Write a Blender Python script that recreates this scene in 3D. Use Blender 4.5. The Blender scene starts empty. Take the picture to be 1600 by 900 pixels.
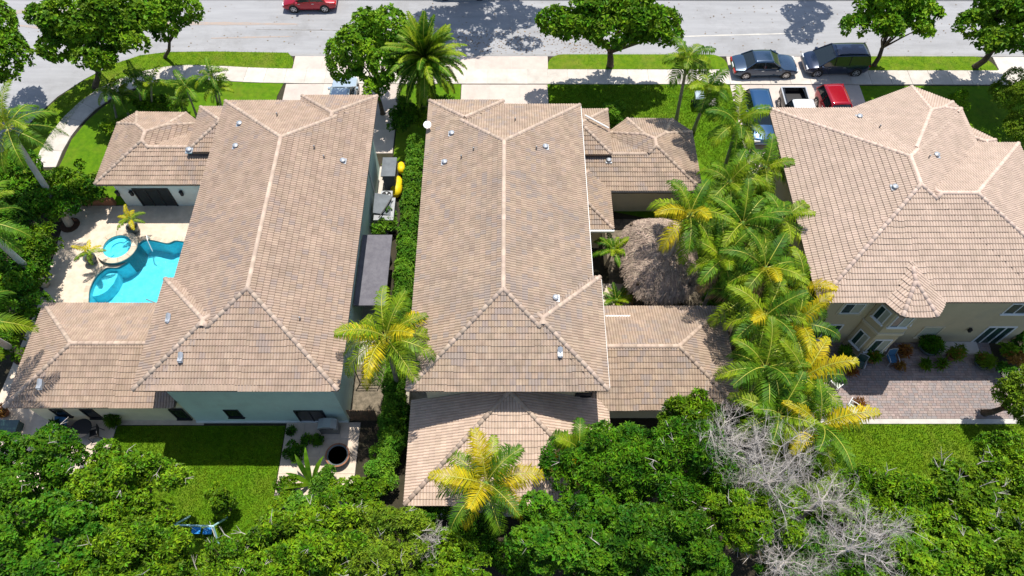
import bpy, bmesh, math, random
import numpy as np
from mathutils import Vector, Matrix, geometry
R = math.radians
random.seed(7)
C = bpy.context.scene.collection
SC = bpy.context.scene
# ------------------------------------------------------------------ camera, world, sun, exposure
FPX, TH, YAW, CAMH, ROLL = 1126.0, 1.025, .006, 38.2, .005
cam = bpy.data.objects.new('camera', bpy.data.cameras.new('camera')); C.objects.link(cam)
SC.camera = cam
cam.data.lens = FPX / 1600 * 36; cam.data.sensor_width = 36
cam.data.clip_start = .5; cam.data.clip_end = 1500
_c, _s = math.cos(YAW), math.sin(YAW)
_r0 = Vector((_c, -_s, 0)); _hd = Vector((_s, _c, 0)); _z = Vector((0, 0, 1))
_fw = _hd * math.cos(TH) - _z * math.sin(TH); _u0 = _hd * math.sin(TH) + _z * math.cos(TH)
_rt = _r0 * math.cos(ROLL) + _u0 * math.sin(ROLL); _up = _u0 * math.cos(ROLL) - _r0 * math.sin(ROLL)
M4 = Matrix((_rt, _up, -_fw)).transposed().to_4x4(); M4.translation = (0, 0, CAMH)
cam.matrix_world = M4
W = bpy.data.worlds.new('World'); SC.world = W; W.use_nodes = True
nt = W.node_tree; bg = nt.nodes['Background']
sky = nt.nodes.new('ShaderNodeTexSky'); sky.sky_type = 'NISHITA'; sky.sun_disc = False
SUNV = Vector((.115, .285, 1)).normalized()
sky.sun_elevation = math.asin(SUNV.z); sky.sun_rotation = math.atan2(SUNV.x, SUNV.y)
nt.links.new(sky.outputs[0], bg.inputs[0]); bg.inputs[1].default_value = .128
sun = bpy.data.objects.new('sun', bpy.data.lights.new('sun', 'SUN')); C.objects.link(sun)
sun.data.energy = 4.6; sun.data.angle = R(.5); sun.data.color = (1, .955, .88)
sun.rotation_euler = (-SUNV).to_track_quat('-Z', 'Y').to_euler(); sun.location = (0, 60, 90)
SC.view_settings.view_transform = 'Standard'; SC.view_settings.look = 'None'
SC.view_settings.exposure = 0.42; SC.view_settings.gamma = 1
try:
    SC.cycles.transparent_max_bounces = 12; SC.cycles.max_bounces = 6
except Exception: pass

# ------------------------------------------------------------------ surveying helpers
def ray(px, py):
    u, v = px - 800, py - 450; c, s = math.cos(ROLL), math.sin(ROLL)
    u, v = u * c + v * s, -u * s + v * c
    return _r0 * (u / FPX) + _u0 * (-v / FPX) + _fw
def G(px, py, z=0.0):
    d = ray(px, py); t = (z - CAMH) / d.z
    return Vector((d.x * t, d.y * t, z))
def WY(px, py, Y):
    d = ray(px, py); t = Y / d.y
    return Vector((d.x * t, Y, CAMH + d.z * t))
def WX(px, py, X):
    d = ray(px, py); t = X / d.x
    return Vector((X, d.y * t, CAMH + d.z * t))

# ------------------------------------------------------------------ materials
def mat(name, c1, c2=None, rough=.8, scale=3.0, bump=0.0, bscale=None, spec=.3, metal=0.0, rnd=0.0, c3=None, thr=None,
        translucent=0.0, stretch=None, patch=None, alpha=None, detail=5, mid=(.35, .65), contrast_noise=None):
    m = bpy.data.materials.new(name); m.use_nodes = True
    n = m.node_tree.nodes; L = m.node_tree.links; b = n['Principled BSDF']
    b.inputs['Roughness'].default_value = rough; b.inputs['Metallic'].default_value = metal
    b.inputs['Specular IOR Level'].default_value = spec
    col = None
    geo = n.new('ShaderNodeNewGeometry')
    if c2 is not None:
        no = n.new('ShaderNodeTexNoise'); no.inputs['Scale'].default_value = scale; no.inputs['Detail'].default_value = detail
        no.inputs['Roughness'].default_value = .65
        if stretch:
            vm = n.new('ShaderNodeVectorMath'); vm.operation = 'MULTIPLY'; vm.inputs[1].default_value = stretch
            L.new(geo.outputs['Position'], vm.inputs[0]); L.new(vm.outputs[0], no.inputs['Vector'])
        else: L.new(geo.outputs['Position'], no.inputs['Vector'])
        mr = n.new('ShaderNodeMapRange'); mr.inputs[1].default_value = mid[0]; mr.inputs[2].default_value = mid[1]
        L.new(no.outputs[0], mr.inputs[0])
        mx = n.new('ShaderNodeMix'); mx.data_type = 'RGBA'
        mx.inputs[6].default_value = (*c1, 1); mx.inputs[7].default_value = (*c2, 1)
        L.new(mr.outputs[0], mx.inputs[0]); col = mx.outputs[2]
    rv = None
    if rnd or c3 is not None:
        at = n.new('ShaderNodeAttribute'); at.attribute_name = 'rnd'
        oi = n.new('ShaderNodeObjectInfo'); ad = n.new('ShaderNodeMath'); ad.operation = 'ADD'
        L.new(at.outputs['Fac'], ad.inputs[0]); L.new(oi.outputs['Random'], ad.inputs[1])
        fr = n.new('ShaderNodeMath'); fr.operation = 'FRACT'; L.new(ad.outputs[0], fr.inputs[0]); rv = fr.outputs[0]
    if c3 is not None:       # some pieces are of another colour (share: thr), clustered by slow noise
        no = n.new('ShaderNodeTexNoise'); no.inputs['Scale'].default_value = .35; no.inputs['Detail'].default_value = 3
        L.new(geo.outputs['Position'], no.inputs['Vector'])
        a = n.new('ShaderNodeMath'); a.operation = 'MULTIPLY_ADD'; L.new(no.outputs[0], a.inputs[0]); a.inputs[1].default_value = 1.6
        L.new(rv, a.inputs[2])
        mr = n.new('ShaderNodeMapRange'); L.new(a.outputs[0], mr.inputs[0]); mr.inputs[1].default_value = thr; mr.inputs[2].default_value = thr + .25
        mx = n.new('ShaderNodeMix'); mx.data_type = 'RGBA'; L.new(mr.outputs[0], mx.inputs[0])
        if col: L.new(col, mx.inputs[6])
        else: mx.inputs[6].default_value = (*c1, 1)
        mx.inputs[7].default_value = (*c3, 1); col = mx.outputs[2]
    if patch:    # worn or dirty areas: (colour, scale, from, to, strength)
        no = n.new('ShaderNodeTexNoise'); no.inputs['Scale'].default_value = patch[1]; no.inputs['Detail'].default_value = 6; no.inputs['Roughness'].default_value = .7
        vm = n.new('ShaderNodeVectorMath'); vm.inputs[1].default_value = (31, 17, 5); L.new(geo.outputs['Position'], vm.inputs[0]); L.new(vm.outputs[0], no.inputs['Vector'])
        mr = n.new('ShaderNodeMapRange'); L.new(no.outputs[0], mr.inputs[0]); mr.inputs[1].default_value = patch[2]; mr.inputs[2].default_value = patch[3]; mr.inputs[4].default_value = patch[4]
        mx = n.new('ShaderNodeMix'); mx.data_type = 'RGBA'; L.new(mr.outputs[0], mx.inputs[0]); mx.inputs[7].default_value = (*patch[0], 1)
        if col: L.new(col, mx.inputs[6])
        else: mx.inputs[6].default_value = (*c1, 1)
        col = mx.outputs[2]
    if rnd:
        h = n.new('ShaderNodeHueSaturation'); mr = n.new('ShaderNodeMapRange')
        mr.inputs[3].default_value = 1 - rnd; mr.inputs[4].default_value = 1 + rnd
        L.new(rv, mr.inputs[0]); L.new(mr.outputs[0], h.inputs['Value'])
        hm = n.new('ShaderNodeMapRange'); hm.inputs[3].default_value = .5 - rnd * .04; hm.inputs[4].default_value = .5 + rnd * .04
        f2 = n.new('ShaderNodeMath'); f2.operation = 'MULTIPLY'; f2.inputs[1].default_value = 7.3; L.new(rv, f2.inputs[0])
        f3 = n.new('ShaderNodeMath'); f3.operation = 'FRACT'; L.new(f2.outputs[0], f3.inputs[0])
        L.new(f3.outputs[0], hm.inputs[0]); L.new(hm.outputs[0], h.inputs['Hue'])
        if col: L.new(col, h.inputs['Color'])
        else: h.inputs['Color'].default_value = (*c1, 1)
        col = h.outputs[0]
    if col: L.new(col, b.inputs['Base Color'])
    else: b.inputs['Base Color'].default_value = (*c1, 1)
    if bump:
        no = n.new('ShaderNodeTexNoise'); no.inputs['Scale'].default_value = bscale or scale * 8; no.inputs['Detail'].default_value = 4
        L.new(geo.outputs['Position'], no.inputs['Vector'])
        bp = n.new('ShaderNodeBump'); bp.inputs['Strength'].default_value = bump; bp.inputs['Distance'].default_value = .03
        L.new(no.outputs[0], bp.inputs['Height']); L.new(bp.outputs[0], b.inputs['Normal'])
    if translucent:
        t = n.new('ShaderNodeBsdfTranslucent'); ms = n.new('ShaderNodeMixShader'); ms.inputs[0].default_value = translucent
        if col:
            L.new(col, t.inputs[0])
        else: t.inputs[0].default_value = (*c1, 1)
        L.new(b.outputs[0], ms.inputs[1]); L.new(t.outputs[0], ms.inputs[2])
        L.new(ms.outputs[0], n['Material Output'].inputs[0])
    m.diffuse_color = (*c1, 1)
    return m
M = {}
M['tile1'] = mat('tile_a', (.40, .295, .222), (.325, .238, .175), rough=.85, scale=1.7, rnd=.10, c3=(.27, .21, .175), thr=1.6, bump=.3, bscale=25, patch=((.25, .19, .15), .5, .5, .8, .5))
M['tile2'] = mat('tile_b', (.405, .302, .222), (.33, .245, .178), rough=.85, scale=2.4, rnd=.12, c3=(.27, .215, .18), thr=1.52, bump=.3, bscale=25, patch=((.21, .175, .15), .55, .47, .75, .6))
M['tile2_pale'] = mat('tile_pale', (.54, .415, .325), (.46, .35, .27), rough=.85, scale=2.0, rnd=.08, bump=.3, bscale=25, patch=((.33, .26, .21), .6, .55, .8, .4))
M['tile3'] = mat('tile_c', (.475, .365, .29), (.41, .315, .245), rough=.85, scale=1.4, rnd=.06, bump=.3, bscale=25, patch=((.33, .25, .20), .5, .52, .8, .4))
M['ridge1'] = mat('ridge_a', (.50, .385, .30), (.41, .31, .24), rough=.85, scale=2.5, rnd=.13)
M['ridge3'] = mat('ridge_c', (.62, .47, .38), (.54, .40, .32), rough=.85, scale=2.5, rnd=.08)
M['butt_shade'] = mat('tile_butt_shade', (.15, .105, .08), rough=1)  # tile and ridge cap ends: shadow line under each course painted in dark
M['deck'] = mat('underlay', (.20, .15, .125), rough=.95)
M['fascia'] = mat('fascia', (.30, .22, .17), (.25, .185, .14), scale=2)
M['stucco_aqua'] = mat('stucco_aqua', (.52, .68, .61), (.47, .62, .56), rough=.95, scale=.8, bump=.25, bscale=40, patch=((.30, .30, .25), .6, .5, .85, .45))
M['stucco_white'] = mat('stucco_white', (.74, .76, .72), (.66, .69, .66), rough=.95, scale=.8, bump=.25, bscale=40, patch=((.30, .30, .25), .6, .5, .85, .45))
M['stucco_cream'] = mat('stucco_cream', (.66, .60, .42), (.58, .53, .37), rough=.95, scale=.8, bump=.25, bscale=40, patch=((.30, .30, .25), .6, .5, .85, .45))
M['stucco_tan'] = mat('stucco_tan', (.56, .47, .30), (.50, .42, .27), rough=.95, scale=.8, bump=.25, bscale=40, patch=((.30, .30, .25), .6, .5, .85, .45))
M['stucco_trim'] = mat('stucco_trim', (.66, .58, .42), (.6, .53, .38), rough=.95, scale=1.5)
M['white'] = mat('white_paint', (.78, .78, .76), rough=.5)
M['black'] = mat('black_paint', (.02, .02, .022), rough=.5)
M['glass'] = mat('dark_glass', (.012, .018, .02), rough=.06, spec=.8)
M['glass_green'] = mat('green_glass', (.03, .07, .06), (.02, .05, .045), rough=.08, spec=.8, scale=1.5)
M['blind'] = mat('window_blind', (.42, .44, .36), (.36, .38, .3), rough=.4, scale=6)
M['concrete'] = mat('concrete', (.56, .51, .45), (.45, .41, .36), patch=((.32, .29, .25), .8, .55, .8, .5), rough=.9, scale=1.2, rnd=.07, bump=.15, bscale=30)
M['curb'] = mat('curb', (.52, .49, .44), (.42, .4, .36), rough=.9, scale=2)
M['drive'] = mat('driveway', (.55, .47, .41), (.46, .39, .345), patch=((.30, .26, .23), .7, .55, .8, .5), rough=.9, scale=.9, rnd=.05, bump=.15, bscale=30)
M['asphalt'] = mat('asphalt', (.335, .335, .34), (.26, .26, .265), rough=.95, scale=.9, bump=.3, bscale=22, mid=(.3, .7), stretch=(.22, 1.6, 1), detail=9, patch=((.20, .195, .19), .3, .52, .7, .5))
M['gutter'] = mat('gutter_pan', (.24, .235, .23), (.34, .33, .32), rough=.95, scale=1.4, stretch=(.3, 2, 1))
M['patch'] = mat('asphalt_patch', (.20, .195, .19), (.28, .27, .26), rough=.95, scale=1.8)
M['stain'] = mat('rust_stain', (.36, .28, .23), (.30, .275, .255), rough=.95, scale=2.2)
M['grass'] = mat('grass', (.10, .20, .005), (.055, .135, .004), patch=((.16, .17, .02), .45, .48, .75, .55), rough=.9, scale=2.6, bump=1.0, bscale=16, spec=.1, detail=8)
M['grass2'] = mat('grass_dry', (.13, .215, .007), (.065, .145, .005), patch=((.22, .19, .04), .5, .47, .75, .6), rough=.9, scale=2.0, bump=1.0, bscale=16, spec=.1, detail=8)
M['soil'] = mat('soil', (.055, .042, .028), (.03, .03, .016), rough=1, scale=1.3, bump=.8, bscale=9)
M['mulch'] = mat('mulch', (.10, .05, .03), (.05, .03, .02), rough=1, scale=6, bump=.8, bscale=20)
M['gravel'] = mat('gravel', (.42, .38, .30), (.28, .25, .20), rough=1, scale=5, bump=.6, bscale=20)
M['gravel_dark'] = mat('gravel_dark', (.22, .18, .13), (.10, .085, .06), rough=1, scale=4, bump=.6, bscale=20)
M['travertine'] = mat('travertine', (.62, .515, .41), (.49, .40, .31), rough=.75, scale=1.6, rnd=.08, bump=.15, bscale=20)
M['coping'] = mat('coping', (.62, .52, .40), (.48, .39, .29), rough=.7, scale=3, rnd=.1)
M['plaster'] = mat('pool_plaster', (.22, .68, .76), (.13, .52, .62), rough=.6, scale=2.6)
M['pooltile'] = mat('pool_tile', (.02, .10, .13), (.03, .16, .2), rough=.3, scale=12)
M['paver'] = mat('brick_paver', (.34, .265, .235), (.28, .22, .20), rough=.85, scale=2, rnd=.25, c3=(.20, .175, .17), thr=1.3)
M['paver_joint'] = mat('paver_joint', (.12, .095, .08), rough=1)
M['bark'] = mat('bark', (.13, .095, .065), (.07, .05, .035), rough=1, scale=6, bump=.6, bscale=20)
M['palmbark'] = mat('palm_bark', (.30, .27, .225), (.20, .175, .14), rough=1, scale=4, bump=.5, bscale=14)
M['royalbark'] = mat('royal_bark', (.46, .42, .36), (.34, .31, .26), rough=.9, scale=1.6, bump=.3, bscale=10)
M['shaft'] = mat('crown_shaft', (.16, .26, .05), (.11, .2, .03), rough=.5, scale=3)
M['deadwood'] = mat('dead_wood', (.52, .475, .43), (.36, .325, .29), rough=1, scale=5, rnd=.12)
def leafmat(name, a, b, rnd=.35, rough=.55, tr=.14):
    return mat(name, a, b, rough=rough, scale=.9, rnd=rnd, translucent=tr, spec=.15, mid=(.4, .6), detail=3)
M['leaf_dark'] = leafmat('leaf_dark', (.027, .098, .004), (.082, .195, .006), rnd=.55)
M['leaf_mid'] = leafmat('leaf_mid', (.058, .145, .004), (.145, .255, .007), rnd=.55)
M['leaf_light'] = leafmat('leaf_light', (.095, .175, .008), (.16, .245, .012), rnd=.4)
M['leaf_street'] = leafmat('leaf_street', (.06, .155, .004), (.14, .26, .007), rnd=.5)
M['leaf_hedge'] = leafmat('leaf_hedge', (.06, .17, .010), (.12, .25, .014), rnd=.4)
M['frond_green'] = leafmat('frond_green', (.038, .11, .005), (.10, .20, .007), rnd=.3, rough=.55)
M['frond_lime'] = leafmat('frond_lime', (.09, .175, .006), (.21, .29, .009), rnd=.3, rough=.5, tr=.18)
M['frond_yellow'] = leafmat('frond_yellow', (.42, .37, .010), (.58, .45, .014), rnd=.25, rough=.4, tr=.3)
M['frond_dead'] = leafmat('frond_dead', (.26, .17, .08), (.18, .11, .05), rnd=.25, rough=.8, tr=.1)
M['rachis'] = mat('rachis', (.42, .40, .05), (.30, .33, .04), rough=.5, scale=3)
M['thatch'] = mat('thatch', (.46, .355, .275), (.29, .22, .17), rough=1, scale=2.5, rnd=.4)
M['thatch_base'] = mat('thatch_base', (.14, .10, .075), rough=1)
M['flower_red'] = leafmat('flower_red', (.22, .07, .02), (.30, .17, .03), rnd=.3)
M['flower_yellow'] = leafmat('flower_yellow', (.70, .50, .01), (.8, .62, .02), rnd=.15)
M['pot_grey'] = mat('pot_glaze', (.10, .12, .13), (.06, .08, .09), rough=.35, scale=4)
M['pot_terra'] = mat('terracotta', (.30, .13, .07), (.22, .10, .06), rough=.8, scale=4)
M['metal_grey'] = mat('grey_metal', (.30, .31, .32), (.22, .23, .24), rough=.45, metal=.6, scale=5)
M['metal_light'] = mat('light_metal', (.42, .44, .46), rough=.35, metal=.5)
M['shed'] = mat('grey_sheet', (.16, .18, .20), (.11, .125, .14), rough=.7, scale=1.5)
M['membrane'] = mat('grey_membrane', (.155, .15, .17), (.115, .11, .13), rough=.85, scale=3.5, bump=.3, bscale=15)
M['wood'] = mat('fence_wood', (.20, .13, .08), (.13, .085, .05), rough=.9, scale=4, rnd=.2)
M['yellow'] = mat('yellow_vinyl', (.80, .62, .01), (.7, .52, .01), rough=.5, scale=6)
M['tyre'] = mat('tyre', (.015, .015, .016), rough=.9)
M['rim'] = mat('rim', (.5, .5, .52), rough=.3, metal=.8)
M['blue_cloth'] = mat('blue_cloth', (.04, .12, .22), rough=.9)
M['blue_toy'] = mat('blue_plastic', (.02, .25, .65), rough=.5)
M['cyan_frame'] = mat('pale_cyan_paint', (.45, .72, .74), rough=.5)
M['sidewall'] = mat('brick_red', (.36, .15, .08), (.25, .11, .06), rough=.9, scale=5)
M['lampred'] = mat('tail_lamp', (.45, .01, .01), rough=.2)
M['lampclear'] = mat('head_lamp', (.7, .72, .74), rough=.12, spec=.8)
def paint(name, c, rough=.22, metal=.35):
    m = mat(name, c, rough=rough, metal=metal, spec=.6)
    m.node_tree.nodes['Principled BSDF'].inputs['Coat Weight'].default_value = .6
    m.node_tree.nodes['Principled BSDF'].inputs['Coat Roughness'].default_value = .06
    return m
M['p_red'] = paint('paint_red', (.38, .006, .02)); M['p_slate'] = paint('paint_slate', (.025, .055, .105))
M['p_navy'] = paint('paint_navy', (.012, .025, .06)); M['p_blue'] = paint('paint_blue', (.015, .07, .17))
M['p_black'] = paint('paint_black', (.02, .022, .025)); M['p_white'] = paint('paint_white', (.72, .74, .76), metal=0)
M['p_silver'] = paint('paint_silver', (.42, .5, .56), metal=.3)
def water_mat():
    m = bpy.data.materials.new('pool_water'); m.use_nodes = True
    n = m.node_tree.nodes; L = m.node_tree.links; n.remove(n['Principled BSDF'])
    tr = n.new('ShaderNodeBsdfTransparent'); tr.inputs[0].default_value = (.64, .94, .98, 1)
    gl = n.new('ShaderNodeBsdfGlossy'); gl.inputs['Roughness'].default_value = .04
    fr = n.new('ShaderNodeFresnel'); fr.inputs[0].default_value = 1.33
    w = n.new('ShaderNodeTexNoise'); w.inputs['Scale'].default_value = 5; w.inputs['Detail'].default_value = 4; w.inputs['Distortion'].default_value = 1.5
    g = n.new('ShaderNodeNewGeometry'); L.new(g.outputs['Position'], w.inputs['Vector'])
    bp = n.new('ShaderNodeBump'); bp.inputs['Strength'].default_value = .9; bp.inputs['Distance'].default_value = .06; L.new(w.outputs[0], bp.inputs['Height'])
    L.new(bp.outputs[0], gl.inputs['Normal']); L.new(bp.outputs[0], fr.inputs['Normal'])
    ms = n.new('ShaderNodeMixShader'); L.new(fr.outputs[0], ms.inputs[0]); L.new(tr.outputs[0], ms.inputs[1]); L.new(gl.outputs[0], ms.inputs[2])
    L.new(ms.outputs[0], n['Material Output'].inputs[0]); return m
M['water'] = water_mat()

# ------------------------------------------------------------------ object helpers
WLOC = {}
def wl(o): return WLOC.get(o.name, Vector((0, 0, 0))) if o else Vector((0, 0, 0))
def tag(o, label=None, cat=None, group=None, kind=None):
    if label: o['label'] = label
    if cat: o['category'] = cat
    if group: o['group'] = group
    if kind: o['kind'] = kind
    return o
def thing(name, loc, label, cat, group=None, rz=0):
    o = bpy.data.objects.new(name, None); C.objects.link(o); o.location = loc; o.rotation_euler.z = rz
    o.empty_display_size = .3; WLOC[o.name] = Vector(loc)
    return tag(o, label, cat, group)
def addobj(name, me, parent=None, loc=None):
    """mesh in world coords (loc None): origin goes to the parent's base"""
    o = bpy.data.objects.new(name, me); C.objects.link(o)
    o.parent = parent
    return o
class MB:
    def __init__(s): s.v = []; s.f = []; s.r = []
    def add(s, vs, fs, r=0.0):
        b = len(s.v); s.v += [tuple(v) for v in vs]; s.f += [tuple(i + b for i in f) for f in fs]; s.r += [r] * len(vs); return s
    def box(s, lo, hi, m=None, r=0.0):
        x0, y0, z0 = lo; x1, y1, z1 = hi
        vs = [(x0,y0,z0),(x1,y0,z0),(x1,y1,z0),(x0,y1,z0),(x0,y0,z1),(x1,y0,z1),(x1,y1,z1),(x0,y1,z1)]
        if m is not None: vs = [m @ Vector(v) for v in vs]
        return s.add(vs, [(0,3,2,1),(4,5,6,7),(0,1,5,4),(1,2,6,5),(2,3,7,6),(3,0,4,7)], r)
    def tube(s, pts, rad, n=8, r=0.0, caps=True):
        pts = [Vector(p) for p in pts]; rings = []
        if not hasattr(rad, '__len__'): rad = [rad] * len(pts)
        vs = []
        for i, p in enumerate(pts):
            d = (pts[min(i + 1, len(pts) - 1)] - pts[max(i - 1, 0)]).normalized()
            a = d.orthogonal().normalized() if i == 0 else (pa - d * pa.dot(d)).normalized()
            pa = a; b = d.cross(a)
            for k in range(n):
                t = 2 * math.pi * k / n; vs.append(p + (a * math.cos(t) + b * math.sin(t)) * rad[i])
        fs = []
        for i in range(len(pts) - 1):
            for k in range(n):
                fs.append((i*n+k, i*n+(k+1)%n, (i+1)*n+(k+1)%n, (i+1)*n+k))
        if caps: fs += [tuple(reversed(range(n))), tuple(range((len(pts)-1)*n, len(pts)*n))]
        return s.add(vs, fs, r)
    def lathe(s, c, prof, n=20, r=0.0):
        vs = []; fs = []; c = Vector(c)
        for (rr, z) in prof:
            for k in range(n):
                t = 2 * math.pi * k / n; vs.append(c + Vector((rr * math.cos(t), rr * math.sin(t), z)))
        for i in range(len(prof) - 1):
            for k in range(n): fs.append((i*n+k, i*n+(k+1)%n, (i+1)*n+(k+1)%n, (i+1)*n+k))
        if prof[0][0] > .001: fs.append(tuple(reversed(range(n))))
        if prof[-1][0] > .001: fs.append(tuple(range((len(prof)-1)*n, len(prof)*n)))
        return s.add(vs, fs, r)
    def prism(s, poly, z0, z1, r=0.0):
        n = len(poly); a = sum(poly[i][0]*poly[(i+1)%n][1]-poly[(i+1)%n][0]*poly[i][1] for i in range(n))
        if a < 0: poly = list(reversed(poly))
        vs = [(p[0], p[1], z0) for p in poly] + [(p[0], p[1], z1) for p in poly]
        return s.add(vs, [tuple(reversed(range(n))), tuple(range(n, 2*n))] + [(i, (i+1)%n, n+(i+1)%n, n+i) for i in range(n)], r)
    def build(s, name, mt, parent=None, smooth=False, local=False):
        me = bpy.data.meshes.new(name)
        off = Vector((0,0,0)) if (local or parent is None) else wl(parent)
        vs = s.v if off.length == 0 else [(v[0]-off.x, v[1]-off.y, v[2]-off.z) for v in s.v]
        me.from_pydata(vs, [], s.f)
        at = me.attributes.new('rnd', 'FLOAT', 'POINT'); at.data.foreach_set('value', np.array(s.r, 'f'))
        for m_ in (mt if isinstance(mt, (list, tuple)) else [mt]): me.materials.append(m_)
        if smooth: me.polygons.foreach_set('use_smooth', [True]*len(me.polygons))
        o = bpy.data.objects.new(name, me); C.objects.link(o); o.parent = parent
        WLOC[o.name] = off
        return o
def npmesh(name, V, F, rn, mt, smooth=False):
    """V (n,3), F (m,k) same-size faces"""
    me = bpy.data.meshes.new(name); n, k = len(F), F.shape[1]
    me.vertices.add(len(V)); me.vertices.foreach_set('co', V.astype('f').ravel())
    me.loops.add(n*k); me.loops.foreach_set('vertex_index', F.astype('i').ravel())
    me.polygons.add(n); me.polygons.foreach_set('loop_start', np.arange(0, n*k, k, dtype='i'))
    me.polygons.foreach_set('loop_total', np.full(n, k, 'i')); me.update(calc_edges=True)
    at = me.attributes.new('rnd', 'FLOAT', 'POINT'); at.data.foreach_set('value', rn.astype('f'))
    me.materials.append(mt)
    me.polygons.foreach_set('use_smooth', np.full(n, smooth, bool))
    return me
def mesh_obj(name, me, parent):
    o = bpy.data.objects.new(name, me); C.objects.link(o); o.parent = parent; WLOC[o.name] = wl(parent); return o

# ------------------------------------------------------------------ flat sheets with holes
def smooth_poly(pts, n=6):
    P = [np.array(p[:2], float) for p in pts]; out = []; m = len(P)
    for i in range(m):
        p0, p1, p2, p3 = P[i-1], P[i], P[(i+1)%m], P[(i+2)%m]
        for k in range(n):
            t = k/n
            out.append(tuple(.5*((2*p1)+(-p0+p2)*t+(2*p0-5*p1+4*p2-p3)*t*t+(-p0+3*p1-3*p2+p3)*t**3)))
    return out
def sheet(name, outer, z, mt, holes=(), skirt=0.0, label=None):
    loops = [[Vector((p[0], p[1], z)) for p in outer]] + [[Vector((p[0], p[1], z)) for p in h] for h in holes]
    tris = geometry.tessellate_polygon(loops); vs = [v for l in loops for v in l]
    F = []
    for t in tris:
        a, b, c = (vs[i] for i in t)
        F.append(tuple(t) if (b-a).cross(c-a).z > 0 else tuple(reversed(t)))
    mb = MB(); mb.add(vs, F)
    if skirt:
        n = len(outer)
        for i in range(n):
            a, b = outer[i], outer[(i+1)%n]
            mb.add([(a[0],a[1],z),(b[0],b[1],z),(b[0],b[1],z-skirt),(a[0],a[1],z-skirt)], [(0,1,2,3)])
    o = mb.build(name, mt); o['kind'] = 'structure'
    if label: o['label'] = label
    return o
def Gp(pts, z=0): return [tuple(G(x, y, z)[:2]) for x, y in pts]

# ------------------------------------------------------------------ pool outline (needed for the holes)
spa_c = G(187, 390, .0); spa_r = 1.22
pool_pts = Gp([(243, 376), (228, 374.5), (217, 381), (210, 396), (200, 409), (184, 418), (166, 419), (150, 432), (140, 452), (138, 472)])
pool_pts += [(-25.4, 20.9), (-24.6, 19.9), (-22.5, 19.8), (-20.2, 20.3), (-19.2, 21.6), (-19.3, 24.2), (-19.9, 26.2)]
pool_pts += Gp([(278, 376), (262, 380)])
pool = smooth_poly(pool_pts, 5)
spa = [(spa_c.x + spa_r*math.cos(2*math.pi*k/40), spa_c.y + spa_r*math.sin(2*math.pi*k/40)) for k in range(40)]

# ------------------------------------------------------------------ ground sheets
BIG = [(-260, -120), (260, -120), (260, 400), (-260, 400)]
bighole = [(p[0], p[1]) for p in [(-26.6, 19.6), (-18.9, 19.6), (-18.9, 28.2), (-26.6, 28.2)]]
sheet('ground', BIG, -.02, M['soil'], holes=[bighole])
# road
YC, YF = 44.1, 50.75
side = Gp([(225, 86), (175, 101), (130, 125), (90, 151), (55, 183), (15, 228), (-60, 300), (-260, 330), (-330, 88)])
sheet('road', [(-160, YC), (160, YC), (160, YF), (-160, YF)], .0, M['asphalt'])
sheet('side_road', side, .004, M['asphalt'])
sheet('far_lawn', [(-160, YF+1.1), (160, YF+1.1), (160, 90), (-160, 90)], .05, M['grass2'])
# gutters / kerbs
def kerb(name, path, w=.28, h=.10, z0=-.02):
    mb = MB(); P = [Vector((p[0], p[1], 0)) for p in path]; n = len(P); vs = []
    for i, p in enumerate(P):
        d = (P[min(i+1, n-1)] - P[max(i-1, 0)]).normalized(); s_ = Vector((-d.y, d.x, 0))
        vs += [p + s_*0 + _z*z0, p + _z*h, p + s_*w + _z*h, p + s_*w + _z*z0]
    fs = []
    for i in range(n-1):
        for k in range(3): fs.append((i*4+k, i*4+k+1, i*4+4+k+1, i*4+4+k))
    mb.add(vs, fs); o = mb.build(name, M['curb']); o['kind'] = 'structure'; return o
kerb('far_kerb', [(-160, YF), (160, YF)], w=.3, h=.09)
sheet('far_pavement', [(-160, YF+.3), (160, YF+.3), (160, YF+1.1), (-160, YF+1.1)], .055, M['concrete'])
# road wear: pale scratches, rust coloured tracks, patches
for k, (a, b, w_, mt) in enumerate([((230, 37), (470, 38), .35, 'stain'), ((10, 20), (150, 14), .4, 'stain'),
        ((330, 60), (460, 57), .15, 'stain'), ((1040, 58), (1290, 51), .12, 'curb'), ((400, 46), (560, 48), .10, 'patch'), ((30, 40), (190, 60), .3, 'stain')]):
    p, q = G(*a), G(*b); n_ = 14; top = []; bot = []
    for i in range(n_+1):
        t = i/n_; c_ = p.lerp(q, t); e = w_*(.5+.5*random.random())*math.sin(math.pi*min(1, .08+t*.92))**.5
        top.append((c_.x, c_.y + e)); bot.append((c_.x, c_.y - e*.6))
    sheet('road_stain', top + bot[::-1], .008, M[mt])
sheet('gutter_line', [(-27.5, 44.13), (160, 44.13), (160, 44.38), (-27.5, 44.36)], .006, M['gutter'])
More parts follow.
